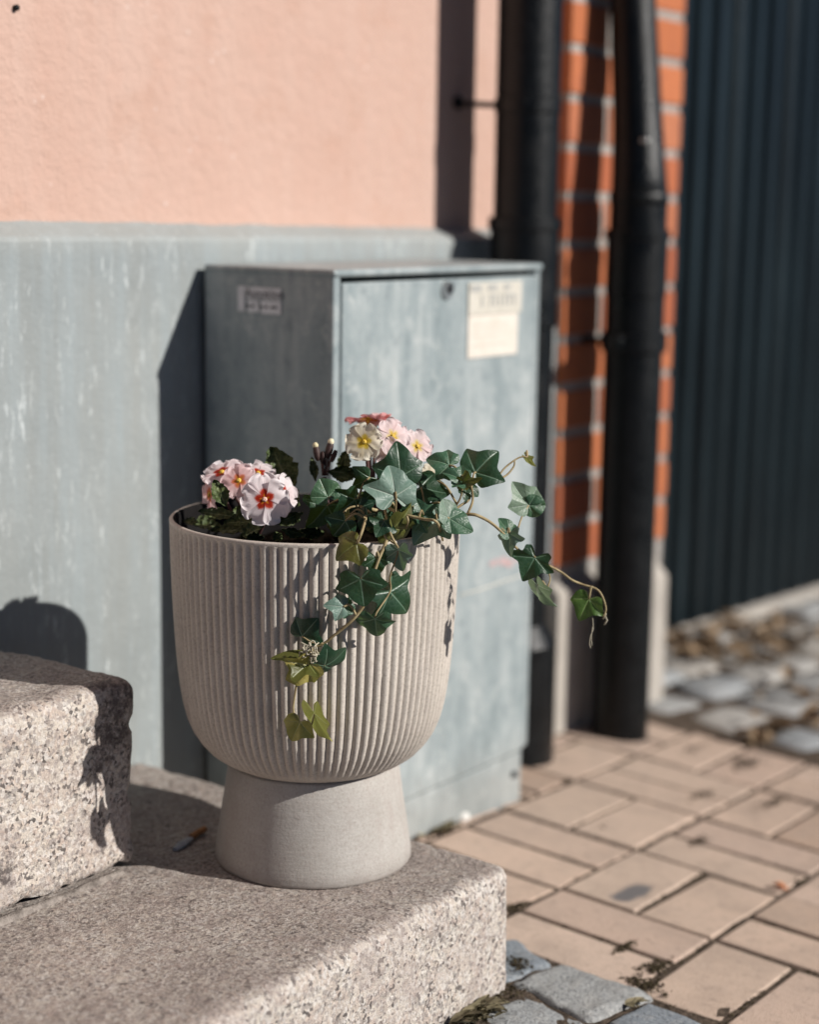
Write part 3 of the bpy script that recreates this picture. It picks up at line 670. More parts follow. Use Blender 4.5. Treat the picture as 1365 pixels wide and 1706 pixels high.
# ------------------------------------------------------------------ downpipes
def ringed(mb, c, z0, z1, r0, r1=None, n=40): mb.lathe([(r0-.002, z0), (r0, z0+.002), (r1 or r0, z1-.002), ((r1 or r0)-.002, z1)], c, n, True)
A = V((2.252, 1.464))
p1 = empty('drainpipe', (A.x, A.y, -.05), 'black iron downpipe on the pink wall behind the cabinet', 'drainpipe', 'black drainpipes')
mb = MB(); mb.lathe([(.0485, -.2), (.0485, 2.4)], A, 48, True); mb.build('pipe', MT['iron'], p1, True, sharp=50)
mb = MB(); ringed(mb, A, .66, .822, .0525); ringed(mb, A, .806, .826, .056); mb.build('collar', MT['iron'], p1, True, sharp=40)
mb = MB(); mb.tube([V((A.x-.035, PKY+.02, .996)), V((A.x-.035, A.y+.02, .990)), V((A.x-.02, A.y+.0, .990))], .0045, 8); mb.lathe([(.009, .0)], (0, 0), 3) if False else None
mb.tube([V((A.x-.035, PKY+.002, .996)), V((A.x-.035, PKY-.006, .996))], .010, 12); ringed(mb, A, .978, 1.003, .0505); mb.build('bracket', MT['iron'], p1, True, sharp=40)
mb = MB(); ringed(mb, A, -.2, .165, .070, .066); mb.lathe([(.066, .164), (.046, .20)], A, 40); mb.build('foot_socket', MT['iron'], p1, True, sharp=40)

B = V((2.520, 1.419)); B2 = V((2.530, 1.452))
p2 = empty('drainpipe', (B.x, B.y, -.05), 'black iron downpipe standing clear of the brick pier', 'drainpipe', 'black drainpipes')
mb = MB(); mb.lathe([(.0485, -.2), (.0485, .80)], B, 48, True); mb.build('pipe', MT['iron'], p2, True, sharp=50)
mb = MB(); ringed(mb, B, .70, .806, .0505); ringed(mb, B, .792, .808, .053); mb.build('collar', MT['iron'], p2, True, sharp=40)
mb = MB(); mb.tube([V((B.x, B.y, .78)), V((B.x, B.y, .86)), V((B.x-.004, B.y-.001, .885)), V((B2.x*.35+B.x*.65, B2.y*.35+B.y*.65, .995)), V((B2.x, B2.y, 1.2)), V((B2.x, B2.y+.004, 1.30)), V((B2.x, B2.y+.004, 2.4))], [.047, .047, .045, .040, .0365, .0365, .0365], 40, True, 5)
ringed(mb, B, .848, .868, .0485); mb.build('offset_bend', MT['iron'], p2, True, sharp=50)
mb = MB(); ringed(mb, B, .610, .642, .0545); c1 = V((B.x-.052, B.y-.006, .628)); mb.bbox(c1.x-.014, c1.x+.012, c1.y-.006, c1.y+.010, .614, .638, .002)
mb.tube([V((B.x-.02, B.y+.03, .626)), V((B.x-.02, BY0+.01, .626))], .006, 8); mb.build('clamp', MT['iron'], p2, True, sharp=40)
mb = MB(); q = on_plane(1079, 235, 1, 1.392); mb.tube([q+V((0, .012, 0)), q+V((0, -.002, 0))], [.006, .004], 10)  # bright metal stud added to stand in for a glint on the pipe
mb.build('glint_stud', MT['chrome'], p2)

# ------------------------------------------------------------------ electrical cabinet
CX0, CX1, CYF, CYB, CZ0, CZ1 = 1.618, 2.078, 1.321, 1.532, -.12, .764
cab = empty('utility_cabinet', (1.85, 1.42, 0), 'weathered grey steel utility cabinet against the plinth, with a keyhole and two faded plates', 'cabinet')
mb = MB()
t = .014
mb.bbox(CX0, CX0+t, CYF, CYB, .062, CZ1-.003, .003)            # left side
mb.bbox(CX1-t, CX1, CYF, CYB, .062, CZ1-.003, .006)            # right side
mb.box(CX0+t, CX1-t, CYB-.006, CYB, .062, CZ1-.010)
mb.build('body', MT['cab'], cab, False)
mb = MB(); mb.bbox(CX0-.002, CX1+.001, CYF-.003, CYB, CZ1-.0095, CZ1, .004); mb.build('lid', MT['cab'], cab, False)
mb = MB(); mb.bbox(CX0+t+.0015, CX1-t-.0015, CYF-.001, CYF+.012, .0615, CZ1-.0165, .002); door = mb.build('door', MT['cab'], cab, False)
mb = MB(); mb.box(CX0+t, CX1-t, CYF+.016, CYF+.020, .05, CZ1-.0097); mb.build('gap_shade_sheet', MT['cabdark'], cab, False)  # near-black sheet painted in the shade of the gaps round the door
mb = MB(); mb.bbox(CX0+.004, CX1-.014, CYF+.0025, CYB-.01, CZ0, .0575, .002); pl = mb.build('base_panel', MT['cab'], cab, False)
mb = MB()
for xx in (CX1-.035, CX0+.03):
    mb = MB(); mb.tube([V((xx, CYF+.004, .028)), V((xx, CYF-.003, .028))], .0045, 10); mb.build('screw', MT['print_dark'], pl)
mb = MB(); lk = V((1.8475, CYF-.001, .7335)); mb.tube([lk+V((0, .003, 0)), lk+V((0, -.0035, 0))], [.0125, .0115], 24); mb.build('lock', MT['chrome'], door, True, sharp=40)
mb = MB(); mb.tube([lk+V((.004, -.002, .003)), lk+V((.004, -.0048, .003))], .0072, 16); mb.build('keyhole', MT['print_dark'], door)
mb = MB(); mb.bbox(1.896, 2.024, CYF-.0035, CYF-.0005, .6985, .7415, .001); pa = mb.build('upper_plate', MT['plate_a'], door, False)
mb = MB(); rt = random.Random(4)
mb.box(1.900, 1.925, CYF-.0042, CYF-.0036, .729, .7385); mb.box(1.940, 1.962, CYF-.0042, CYF-.0036, .730, .7385); mb.box(1.978, 1.995, CYF-.0042, CYF-.0036, .730, .738)
for xx in (1.925, 1.945, 1.956, 1.968, 1.980, 1.990, 2.003): mb.box(xx, xx+.0045, CYF-.0042, CYF-.0036, .709, .7245)
for xx in (1.945, 1.980, 1.992): mb.box(xx, xx+.014, CYF-.0041, CYF-.0035, .7205, .7245)
mb.build('lettering', MT['print_grey'], door, False)
mb = MB(); mb.bbox(1.897, 2.017, CYF-.0028, CYF-.0005, .641, .698, .001); mb.build('lower_plate', MT['plate_b'], door, False)
mb = MB()
for k, zz in enumerate((.684, .676, .668, .657)): mb.box(1.908, 1.99-.012*(k % 3), CYF-.0033, CYF-.0029, zz, zz+.0022)
mb.build('small_print', MT['plate_a'], door, False)
mb = MB()
for (px, py, a_, b_) in ((823, 938, .014, .006), (838, 934, .016, .008), (850, 940, .010, .006), (862, 932, .018, .004)):
    p = on_plane(px, py, 1, CYF-.0014); vs_ = []
    for k in range(9):
        q = 6.283*k/9; s = random.uniform(.7, 1.1); vs_.append((p.x+a_*s*math.cos(q), CYF-.0016-.00005*(px % 5), p.z+b_*s*math.sin(q)))
    mb.add(vs_, [tuple(range(9))])
mb.build('red_mark', MT['red_mark'], door, False)
mb = MB(); mb.tube([on_plane(x_, y_, 1, CYF-.001) for x_, y_ in ((766, 992), (800, 982), (850, 965), (888, 952))], .0011, 6); mb.build('scratch', MT['plate_a'], door)
# sticker on the shaded side, two rows, torn
mb = MB(); y1, y0, z0, z1 = 1.474, 1.403, .7065, .7385; XSK = CX0-.0008
mb.box(XSK-.0006, XSK, y0, y1-.014, .724, z1); mb.box(XSK-.0006, XSK, y1-.012, y1, z0+.001, z1+.0006)
mb.box(XSK-.0006, XSK, y0, y0+.033, z0, .7225); mb.box(XSK-.0006, XSK, y0+.036, y0+.055, z0+.001, .7225)
stk = mb.build('side_sticker', MT['sticker'], cab, False)
fc = bpy.data.curves.new('sticker_text', 'FONT'); fc.body = 'Autoklon'; fc.size = .0165; fc.extrude = .0001; fc.align_x = 'LEFT'
to = bpy.data.objects.new('sticker_text', fc); COL.objects.link(to)
to.matrix_world = Matrix(((0, 0, -1, XSK-.0009), (-1, 0, 0, y1-.013), (0, 1, 0, .7255), (0, 0, 0, 1)))
bpy.context.view_layer.update()
dg = bpy.context.evaluated_depsgraph_get(); tm = bpy.data.meshes.new_from_object(to.evaluated_get(dg))
tv = [to.matrix_world @ v.co for v in tm.vertices]; tf = [tuple(p.vertices) for p in tm.polygons]
bpy.data.objects.remove(to)
mb = MB(); mb.add(tv, tf)
for yy in (1.455, 1.447, 1.432, 1.424, 1.415, 1.409): mb.box(XSK-.0010, XSK-.0007, yy, yy+.0045, .7135, .7165)
mb.build('sticker_text', MT['print_dark'], stk, False)

# ------------------------------------------------------------------ granite steps
def stone(name, dims, r, step, amp, fine, mt, label, seed, flat):
    vs_, fs = rounded_block(*dims, r, step, amp, seed, fine, flat)
    mb = MB(); mb.add(vs_, fs); o = mb.build(name, mt, None, True, ((dims[0]+dims[1])/2, (dims[2]+dims[3])/2, dims[4]))
    return tag(o, label, 'step', 'granite door steps')
stone('granite_step', (.25, 1.502, .9685, 1.5375, -.25, .143), .017, .0055, .0026, .0010, MT['granite'], 'long low granite step under the ribbed planter', 3, {(2, 0), (0, 0)})
stone('granite_step', (.05, 1.246, 1.2775, 1.5385, .1445, .3495), .018, .005, .0040, .0016, MT['granite_up'], 'raised granite block with a dark stained corner, resting on the lower step', 17, {(2, 0), (0, 0)})
# mortar fillet along the joint between the steps
mb = MB(); pts = []
for i in range(60):
    x = .3+.915*i/59; pts.append(V((x, 1.2745+.002*nz((x, 0, 0), 20), .1405+.0015*nz((x, 5, 0), 40))))
mb.tube(pts, [.0075+.0035*nz((p.x, 1, 2), 25) for p in pts], 8)
tag(mb.build('joint_mortar', MT['dust'], None, True, (.8, 1.27, .143)), 'thin mortar fillet at the foot of the upper granite block', 'mortar')

# ------------------------------------------------------------------ planter
pot = empty('planter', POT, 'taupe planter with a ribbed bowl on a flared smooth foot', 'planter')
mb = MB()
mb.lathe([(.098, .1435), (.1045, .1438), (.1062, .1452), (.1066, .148), (.1060, .156), (.1020, .182), (.0965, .217), (.0917, .2505), (.0907, .2522), (.080, .2528), (.0, .2528)], POT, 128)
mb.build('foot', MT['base'], pot, True, sharp=60)
prof = [(.060, .2500), (.080, .2515), (.092, .2545), (.103, .2600), (.113, .2670), (.1225, .2775), (.1300, .2890), (.1360, .3035), (.1400, .319), (.1430, .337), (.1455, .358), (.1475, .382), (.1493, .410), (.1508, .440), (.1519, .470), (.1526, .500), (.1528, .5125)]
NR = 96; sub = 12; mb = MB(); vs_ = []; n = NR*sub
fine = []
for i in range(len(prof)-1):
    k = 3
    for j in range(k): fine.append((prof[i][0]+(prof[i+1][0]-prof[i][0])*j/k, prof[i][1]+(prof[i+1][1]-prof[i][1])*j/k))
fine.append(prof[-1])
def smoothstep(a, b, x): x = min(1, max(0, (x-a)/(b-a))); return x*x*(3-2*x)
for (r, z) in fine:
    dep = .0032*smoothstep(.252, .280, z)*(1-smoothstep(.5095, .5125, z))
    for k in range(n):
        ph = (k % sub)/sub; c = .5-.5*math.cos(2*math.pi*ph)      # round ribs, narrow grooves
        d = -dep*(1-c**.45)
        q = 2*math.pi*k/n; vs_.append((POT.x+(r+d)*math.cos(q), POT.y+(r+d)*math.sin(q), z))
m_ = len(fine)
fs = [(i*n+k, i*n+(k+1) % n, (i+1)*n+(k+1) % n, (i+1)*n+k) for i in range(m_-1) for k in range(n)]
mb.add(vs_, fs)
mb.lathe([(.1528, .5125), (.1530, .5145), (.1522, .5160), (.1490, .5163)], POT, 128)
mb.lathe([(.0, .2495), (.062, .2498)], POT, 64)
mb.build('bowl', MT['pot'], pot, True)
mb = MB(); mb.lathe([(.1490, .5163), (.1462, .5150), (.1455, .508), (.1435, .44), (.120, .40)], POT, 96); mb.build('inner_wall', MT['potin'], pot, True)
# compost
mb = MB(); vs_ = []; nr, na = 18, 72
for i in range(nr+1):
    for k in range(na):
        r = .1438*i/nr; q = 6.28318*k/na; p = (POT.x+r*math.cos(q), POT.y+r*math.sin(q))
        vs_.append((p[0], p[1], .470+.012*(1-(i/nr)**2)+.012*nz((p[0], p[1], 0), 55)+.008*nz((p[0], p[1], 0), 140)))
mb.add(vs_, [(i*na+k, (i+1)*na+k, (i+1)*na+(k+1) % na, i*na+(k+1) % na) for i in range(nr) for k in range(na)])
tag(mb.build('compost', MT['compost'], None, True, (POT.x, POT.y, .47)), 'dark compost filling the planter', None, None, 'stuff')

# ------------------------------------------------------------------ ivy
IVY = [(0, -.06), (.18, -.26), (.40, -.33), (.60, -.22), (.62, .0), (.82, .30), (.62, .42), (.44, .50), (.30, .74), (0, 1.0)]
IVYB = [(0, -.05), (.20, -.22), (.44, -.26), (.62, -.10), (.70, .10), (.80, .40), (.62, .50), (.44, .60), (.26, .82), (0, 1.02)]
IVYC = [(0, -.06), (.16, -.24), (.36, -.40), (.52, -.30), (.50, -.04), (.86, .16), (.72, .36), (.46, .42), (.32, .64), (.17, .86), (0, 1.04)]
ROUND = [(0, -.07), (.2, -.22), (.45, -.22), (.66, -.02), (.72, .25), (.62, .50), (.45, .66), (.25, .84), (0, .98)]
def outline(base, k=5):
    P = [V((x, y)) for x, y in base]; full = P + [V((-p.x, p.y)) for p in P[-2:0:-1]]; n = len(full); out = []
    for i in range(n):
        a, b, c, d = full[i-1], full[i], full[(i+1) % n], full[(i+2) % n]
        for j in range(k):
            t = j/k; s = .5*((2*b)+(c-a)*t+(2*a-5*b+4*c-d)*t*t+(3*b-a-3*c+d)*t**3); lin = b.lerp(c, t); out.append(s.lerp(lin, .22))
    return out
def ivy_mesh(J, T, roll, wide, seed, base=IVY, cup=.16, droop=.14):
    if base is IVY and seed % 4 == 1: base = IVYB
    if base is IVY and seed % 4 == 3: base = IVYC
    rr = random.Random(seed); a = (T-J); L = a.length*rr.uniform(.86, 1.02); a.normalize()
    view = ((J+T)/2-CAM).normalized(); n0 = (-view + a*view.dot(a)).normalized()
    nrm = Matrix.Rotation(math.radians(roll), 3, a) @ n0; xv = a.cross(nrm)
    out = outline(base); vs_ = []; fs = []; uv = []; rings = (0.0, .22, .45, .68, .86, 1.0); N = len(out); ph = rr.uniform(0, 6.28)
    jx = [rr.uniform(.86, 1.12) for _ in range(5)]; cup = cup*rr.uniform(.8, 1.7); droop = rr.uniform(.02, .34); fold = rr.uniform(-.10, .34); tws = rr.uniform(-.18, .18); crl = rr.uniform(.0, .16)
    va = [math.radians(q) for q, _ in VEINS]
    for s in rings:
        for p in out:
            ang = math.atan2(p.y, p.x)
            near = min(range(5), key=lambda i: abs((ang-va[i]+math.pi) % (2*math.pi)-math.pi)); dd = abs((ang-va[near]+math.pi) % (2*math.pi)-math.pi)
            sc_ = 1+(jx[near]-1)*max(0, 1-dd/.5)
            x, y = p.x*s*wide*sc_, p.y*s*sc_; r = math.hypot(x, y)
            z = cup*r*min(1, dd/.42)*.55 - droop*r*r + .05*math.sin(ph+4*x+5*y)*r + fold*abs(x)*s - .30*max(0, abs(x)-.35)**1.5 + tws*x*y + crl*math.sin(ph+7*ang)*r**3*.5
            vs_.append(J + L*(x*xv + y*a + z*nrm)); uv.append((p.x*s*.5+.5, p.y*s*.5+.5))
    for i in range(len(rings)-1):
        for k in range(N): fs.append((i*N+k, (i+1)*N+k, (i+1)*N+(k+1) % N, i*N+(k+1) % N))
    return vs_, fs, uv
# J, T in the picture, how far in front ('c'+radius: hangs round the bowl; number: distance), roll, material, width
LV = [
 (668, 794, 662, 731, 1.715, 12, 'ivy_dark', 1.0), (658, 827, 652, 768, 1.690, 24, 'ivy_sheen', 1.0),
 (547, 829, 530, 791, 1.72, 14, 'ivy_mid', 1.0, ROUND), (749, 775, 706, 758, 1.735, 25, 'ivy_mid', 1.0),
 (793, 787, 827, 749, 1.75, -14, 'ivy_dark', 1.05), (770, 799, 738, 784, 1.725, 35, 'ivy_mid', .95),
 (772, 802, 805, 797, 1.72, 48, 'ivy_olive', 1.0), (776, 811, 806, 826, 1.745, -40, 'ivy_dark', 1.0),
 (748, 863, 740, 823, 1.70, 38, 'ivy_sheen', .85, ROUND), (749, 864, 792, 886, 1.70, -30, 'ivy_mid', .75, ROUND),
 (706, 858, 693, 830, 1.70, 10, 'ivy_mid', 1.1), (728, 866, 688, 902, ('c', .166), 30, 'ivy_sheen', 1.0),
 (595, 905, 555, 930, ('c', .172), 28, 'ivy_olive', 1.05), (664, 916, 671, 957, ('c', .176), 22, 'ivy_sheen', .85),
 (626, 929, 629, 962, ('c', .166), -20, 'ivy_dark', 1.0), (601, 964, 608, 1016, ('c', .176), 8, 'ivy_dark', 1.12),
 (572, 1011, 541, 1008, ('c', .170), 20, 'ivy_sheen', 1.0), (574, 1011, 597, 1019, ('c', .168), -10, 'ivy_mid', 1.1),
 (650, 985, 683, 1023, ('c', .168), -16, 'ivy_dark', 1.05), (625, 1031, 628, 1062, ('c', .174), 14, 'ivy_mid', 1.15),
 (503, 1060, 530, 1029, ('c', .168), -8, 'ivy_dark', 1.0), (541, 1109, 588, 1088, ('c', .172), 60, 'ivy_dark', 1.0),
 (515, 1106, 460, 1091, ('c', .176), 46, 'ivy_olive', 1.0), (513, 1108, 472, 1139, ('c', .178), -34, 'ivy_young', .9),
 (500, 1203, 484, 1236, ('c', .176), 10, 'ivy_young', 1.05), (524, 1188, 545, 1248, ('c', .176), 62, 'ivy_young', .75),
 (850, 889, 846, 924, 1.755, 30, 'ivy_sheen', .95), (849, 889, 831, 858, 1.755, 34, 'ivy_mid', .9, ROUND),
 (881, 842, 854, 804, 1.775, 22, 'ivy_sheen', .95), (882, 842, 917, 844, 1.775, 10, 'ivy_mid', .85, ROUND),
 (892, 929, 868, 975, 1.765, 0, 'ivy_dark', 1.08), (897, 975, 924, 1026, 1.77, 62, 'ivy_sheen', .75),
 (982, 998, 965, 1033, 1.80, 8, 'ivy_fresh', 1.05), (877, 761, 893, 778, 1.78, 58, 'ivy_young', .7),
 (545, 842, 514, 882, 1.745, -20, 'ivy_dark', 1.0), (592, 832, 556, 862, 1.73, -25, 'ivy_dark', 1.0), (616, 795, 590, 814, 1.74, -30, 'ivy_dark', 1.1),
 (702, 812, 750, 822, 1.745, -35, 'ivy_dark', 1.0), (640, 868, 624, 900, ('c', .160), -15, 'ivy_dark', 1.0), (655, 880, 699, 889, ('c', .163), 30, 'ivy_olive', 1.0),
 (575, 868, 552, 899, 1.70, -10, 'ivy_dark', 1.0), (612, 858, 596, 884, 1.71, 20, 'ivy_dark', .9), (700, 868, 716, 893, 1.70, 25, 'ivy_mid', .9),
 (628, 815, 602, 838, 1.735, -12, 'ivy_dark', 1.0), (690, 845, 665, 862, 1.71, 12, 'ivy_dark', 1.0), (660, 850, 640, 872, 1.715, -15, 'ivy_mid', .9),
 (720, 838, 742, 858, 1.74, -15, 'ivy_dark', 1.0), (600, 845, 622, 868, 1.73, 10, 'ivy_dark', 1.0), (725, 800, 700, 825, 1.76, -10, 'ivy_dark', 1.1), (560, 872, 580, 895, 1.72, 15, 'ivy_olive', .9),
 (583, 858, 575, 880, 1.715, 15, 'ivy_young', .7),
]
ivy = empty('ivy_plant', (POT.x+.03, POT.y-.06, .485), 'trailing ivy spilling over the front and right of the planter', 'plant')
def at(px, py, d): return on_cyl(px, py, d[1]-.012*smoothstep(1000, 1090, py)) if isinstance(d, tuple) else W(px, py, d)
def c2(x, y): return 500+x/2.625, 680+y/2.625
def stempath(mb, L, r0, r1):
    pts = [at(x, y, d) for x, y, d in L]; n = len(pts); r0 *= .85; r1 *= .85
    mb.tube(pts, [r0+(r1-r0)*i/(n-1) for i in range(n)], 7, True, 5)
STEMS = [
 ([(690, 880, 1.75), (725, 868, 1.73), (766, 859, 1.735), (788, 857, 1.73), (805, 863, 1.735), (820, 872, 1.745), (836, 886, 1.75), (870, 920, 1.77), (930, 950, 1.785), (953, 966, 1.79), (972, 974, 1.80), (998, 984, 1.80), (1010, 1012, 1.80), (1006, 1028, 1.80)], .0023, .0011),
 ([(745, 858, 1.735), (768, 842, 1.74), (782, 832, 1.745), (786, 812, 1.745)], .0018, .0012), ([(780, 855, 1.733), (787, 838, 1.735), (788, 826, 1.74), (785, 806, 1.735)], .0017, .0012),
 ([(760, 843, 1.74), (768, 828, 1.735), (772, 805, 1.73)], .0012, .001),
 ([(827, 800, 1.75), (844, 792, 1.755), (856, 778, 1.76), (858, 768, 1.76)], .0014, .0010), ([(827, 800, 1.75), (841, 780, 1.755), (864, 763, 1.76), (879, 761, 1.76)], .0013, .0009),
 ([(863, 882, 1.762), (871, 859, 1.77), (881, 842, 1.775)], .0012, .001), ([(910, 986, 1.77), (917, 962, 1.775), (905, 940, 1.77)], .0011, .0009), ([(836, 880, 1.75), (845, 890, 1.755)], .0012, .001),
 ([(595, 906, ('c', .172)), (605, 880, ('c', .168)), (610, 855, 1.72), (596, 842, 1.735)], .0017, .0013),
 ([(594, 840, 1.735), (618, 855, 1.715), (632, 875, 1.70), (645, 900, ('c', .166))], .0018, .0013),
 ([(641, 845, 1.71), (647, 876, 1.70), (652, 892, ('c', .168)), (664, 914, ('c', .174))], .0018, .0012), ([(632, 832, 1.72), (660, 853, 1.70), (706, 865, 1.69), (728, 870, 1.685), (738, 900, ('c', .164))], .0022, .0014),
 ([(660, 832, 1.69), (659, 850, 1.695), (656, 862, 1.70)], .0013, .0012), ([(678, 860, 1.69), (680, 868, 1.69), (677, 880, 1.70)], .0014, .001),
 ([(645, 900, ('c', .166)), (628, 940, ('c', .168)), (610, 1000, ('c', .170)), (597, 1022, ('c', .170)), (580, 1040, ('c', .171)), (555, 1060, ('c', .170)), (540, 1072, ('c', .170)), (522, 1080, ('c', .171)), (512, 1100, ('c', .174)), (497, 1130, ('c', .174)), (491, 1160, ('c', .174)), (489, 1185, ('c', .174)), (500, 1203, ('c', .175)), (516, 1212, ('c', .174)), (524, 1190, ('c', .175))], .0021, .0010),
 ([(650, 900, ('c', .166)), (664, 916, ('c', .175)), (650, 960, ('c', .170)), (650, 985, ('c', .168)), (628, 1020, ('c', .172)), (625, 1031, ('c', .173))], .0013, .001),
 ([(540, 1072, ('c', .170)), (520, 1070, ('c', .172)), (503, 1060, ('c', .168))], .0011, .001), ([(525, 1082, ('c', .170)), (535, 1100, ('c', .172)), (541, 1109, ('c', .172))], .0011, .0009),
 ([(596, 842, 1.735), (625, 850, 1.75), (655, 856, 1.76), (690, 880, 1.75)], .0024, .0022), ([(614, 762, 1.79), (614, 830, 1.80), (620, 880, 1.80)], .0014, .0014),
]
allpts = []
mb = MB()
for L, a, b_ in STEMS:
    stempath(mb, L, a, b_)
    pts = [at(x, y, d) for x, y, d in L]; allpts += catmull(pts, [0]*len(pts), 5)[0]
ctr = V((POT.x+.02, POT.y-.05, .485))
for i, lv in enumerate(LV):          # petioles
    J = at(lv[0], lv[1], lv[4]); q = min(allpts, key=lambda p: (p-J).length)
    if (q-J).length > .045: q = J.lerp(ctr, .6)
    if (q-J).length > .003:
        m_ = (J+q)/2 + V((0, 0, .006)); mb.tube([q, m_, J], [.0012, .0011, .0010], 6, True, 4)
mb.build('stem', MT['stem'], ivy)
mb = MB(); rk = random.Random(6)
for k in range(16):                  # dry root knot
    p = on_cyl(517+rk.uniform(-9, 9), 1084+rk.uniform(-9, 12), .172); pts = [p+V((rk.uniform(-.006, .006), rk.uniform(-.006, .006), rk.uniform(-.006, .006))) for _ in range(4)]
    mb.tube(pts, .0007, 5, True, 4)
mb.build('root_knot', MT['thread'], ivy); mb = MB()
for (x, y) in ((1008, 1018), (1002, 1010), (1010, 1028)):
    p = W(x, y, 1.80); mb.tube([p, p+V((.003, 0, -.004)), p+V((.001, .002, -.009))], .0009, 5)
mb.build('dry_tip', MT['thread'], ivy)
mb = MB(); mb.tube([W(988, 1028, 1.80), W(989, 1048, 1.80), W(985, 1058, 1.80), W(983, 1072, 1.80), W(985, 1080, 1.80)], .00045, 5, True, 4)
mb.tube([W(988, 1044, 1.80), W(986, 1062, 1.80), W(987, 1076, 1.80)], .0004, 5, True, 4); mb.build('hanging_thread', MT['thread'], ivy)
for i, lv in enumerate(LV):
    J = at(lv[0], lv[1], lv[4]); d = lv[4]
    T = at(lv[2], lv[3], d)
    vs_, fs, uv = ivy_mesh(J, T, lv[5], lv[7], i+1, lv[8] if len(lv) > 8 else IVY, .10 if lv[6] == 'ivy_dark' else .2)
    mb = MB(); mb.add(vs_, fs, uv); mb.build('ivy_leaf', MT[lv[6]], ivy)

# ------------------------------------------------------------------ primroses
def oval_leaf(base, tip, width, roll, seed, curl=.2):
    a = tip-base; L = a.length; a.normalize(); view = ((base+tip)/2-CAM).normalized(); n0 = (-view+a*view.dot(a)).normalized()
    nrm = Matrix.Rotation(math.radians(roll), 3, a) @ n0; xv = a.cross(nrm); vs_ = []; uv = []; ny, nx = 16, 10
    for i in range(ny+1):
        t = i/ny; wd = width*(math.sin(math.pi*min(1, t**.75*.96+.02))**.8)*(.35+.65*smoothstep(0, .5, t)) if i < ny else .0005
        wd *= 1+.10*math.sin(i*2.6+seed)
        for j in range(nx+1):
            s = j/nx*2-1
            z = -curl*L*(t*t)*.5 + .16*width*s*s + .07*width*math.sin(9*t*3+5*s+seed)*abs(s) + .05*width*nz((t*8, s*3, seed), 1)
            vs_.append(base+a*L*t+xv*wd*s*.5+nrm*z); uv.append((j/nx, t))
    fs = [(i*(nx+1)+j, i*(nx+1)+j+1, (i+1)*(nx+1)+j+1, (i+1)*(nx+1)+j) for i in range(ny) for j in range(nx)]
    return vs_, fs, uv
def flower(parent, px, py, Rpx, d, nv, mt, rot, eye='eye', seed=0, npet=5, cup=.12):
    rr = random.Random(seed+40); c = W(px, py, d); R = Rpx*d/FPX
    nrm = (nv[0]*Rt+nv[1]*Up-nv[2]*Fw).normalized()
    ax = (Up-nrm*Up.dot(nrm)); ax = ax.normalized() if ax.length > .2 else (Rt-nrm*Rt.dot(nrm)).normalized(); bx = nrm.cross(ax)
    mb = MB(); vs_ = []; fs = []; n = 10
    mb.tube([c-nrm*.012, c-nrm*.004, c+nrm*.0012], [.0012, .0016, .0026], 10)
    for k in range(5):
        q = math.radians(rot+36+72*k); mb.tube([c+nrm*.0012, c+nrm*.0022+(ax*math.cos(q)+bx*math.sin(q))*.0016], [.0009, .0007], 6)
    fl = mb.build('flower', MT[eye], parent)
    for k in range(npet):
        q = math.radians(rot+360/npet*k+rr.uniform(-5, 5)); out = ax*math.cos(q)+bx*math.sin(q); side = nrm.cross(out)
        pr = R*1.06*rr.uniform(.93, 1.06); tilt = cup+rr.uniform(-.10, .12); ns, nt_ = 14, 14; vs_ = []; uv = []
        wmax = pr*.55*(5/npet)*rr.uniform(.98, 1.1); tw = rr.uniform(-.18, .18)
        for i in range(nt_+1):
            t = i/nt_
            for j in range(ns+1):
                s = j/ns*2-1
                wd = wmax*(.16+.84*smoothstep(.0, .60, t))*math.sqrt(max(0, 1-max(0, (t-.58)/.44)**2))
                notch = .17*math.exp(-(s*2.4)**2)*t**5; edge = 0
                rad = pr*(.06+.94*t*(1-notch+edge))
                z = pr*(tilt*t - .22*t*t + .07*s*s*t + tw*s*t*.5 + .06*math.sin(9*t+5*s+seed+k)*t*t + .05*math.sin(13*s+seed*2+k)*t**3 + .0035*k)
                vs_.append(c+out*rad+side*wd*s+nrm*(z+.0006)); uv.append((j/ns, t))
        fs = [(i*(ns+1)+j, i*(ns+1)+j+1, (i+1)*(ns+1)+j+1, (i+1)*(ns+1)+j) for i in range(nt_) for j in range(ns)]
        m2 = MB(); m2.add(vs_, fs, uv); m2.build('petal', MT[mt], fl)
    return c, nrm
def stalk(mb, c, nrm, root, r=.0016):
    mb.tube([c-nrm*.010, c-nrm*.016+V((0, 0, -.004)), (c+root)/2+V((0, 0, .006)), root], [.0022, r, r, r*1.1], 8, True, 5)
def c1(x, y): return 260+x/3.4125, 660+y/3.4125
pr1 = empty('primrose', (1.325, 1.16, .487), 'white and pink primrose with red eyes at the left of the planter', 'flowers', 'primroses in the planter')
mbs = MB(); root1 = W(425, 905, 1.80)
for i, (px, py, R, d, nv, mt, rot) in enumerate([
    (441, 832, 41, 1.735, (.05, -.02, 1), 'petal_white', 6), (370, 787, 35, 1.785, (-.25, .75, .6), 'petal_white', 20), (350, 824, 30, 1.785, (-.9, -.1, .55), 'petal_pink', 50),
    (398, 801, 30, 1.765, (-.1, .35, .9), 'petal_pink', 30), (430, 789, 31, 1.79, (.15, .85, .5), 'petal_white', 10), (470, 822, 32, 1.76, (.75, .12, .6), 'petal_white', 40), (396, 786, 28, 1.80, (.0, .9, .3), 'petal_white', 0)]):
    c, nrm = flower(pr1, px, py, R, d, nv, mt, rot, 'eyepink' if i == 0 else 'eye', i); stalk(mbs, c, nrm, root1)
mbs.build('stalk', MT['stemred'], pr1)
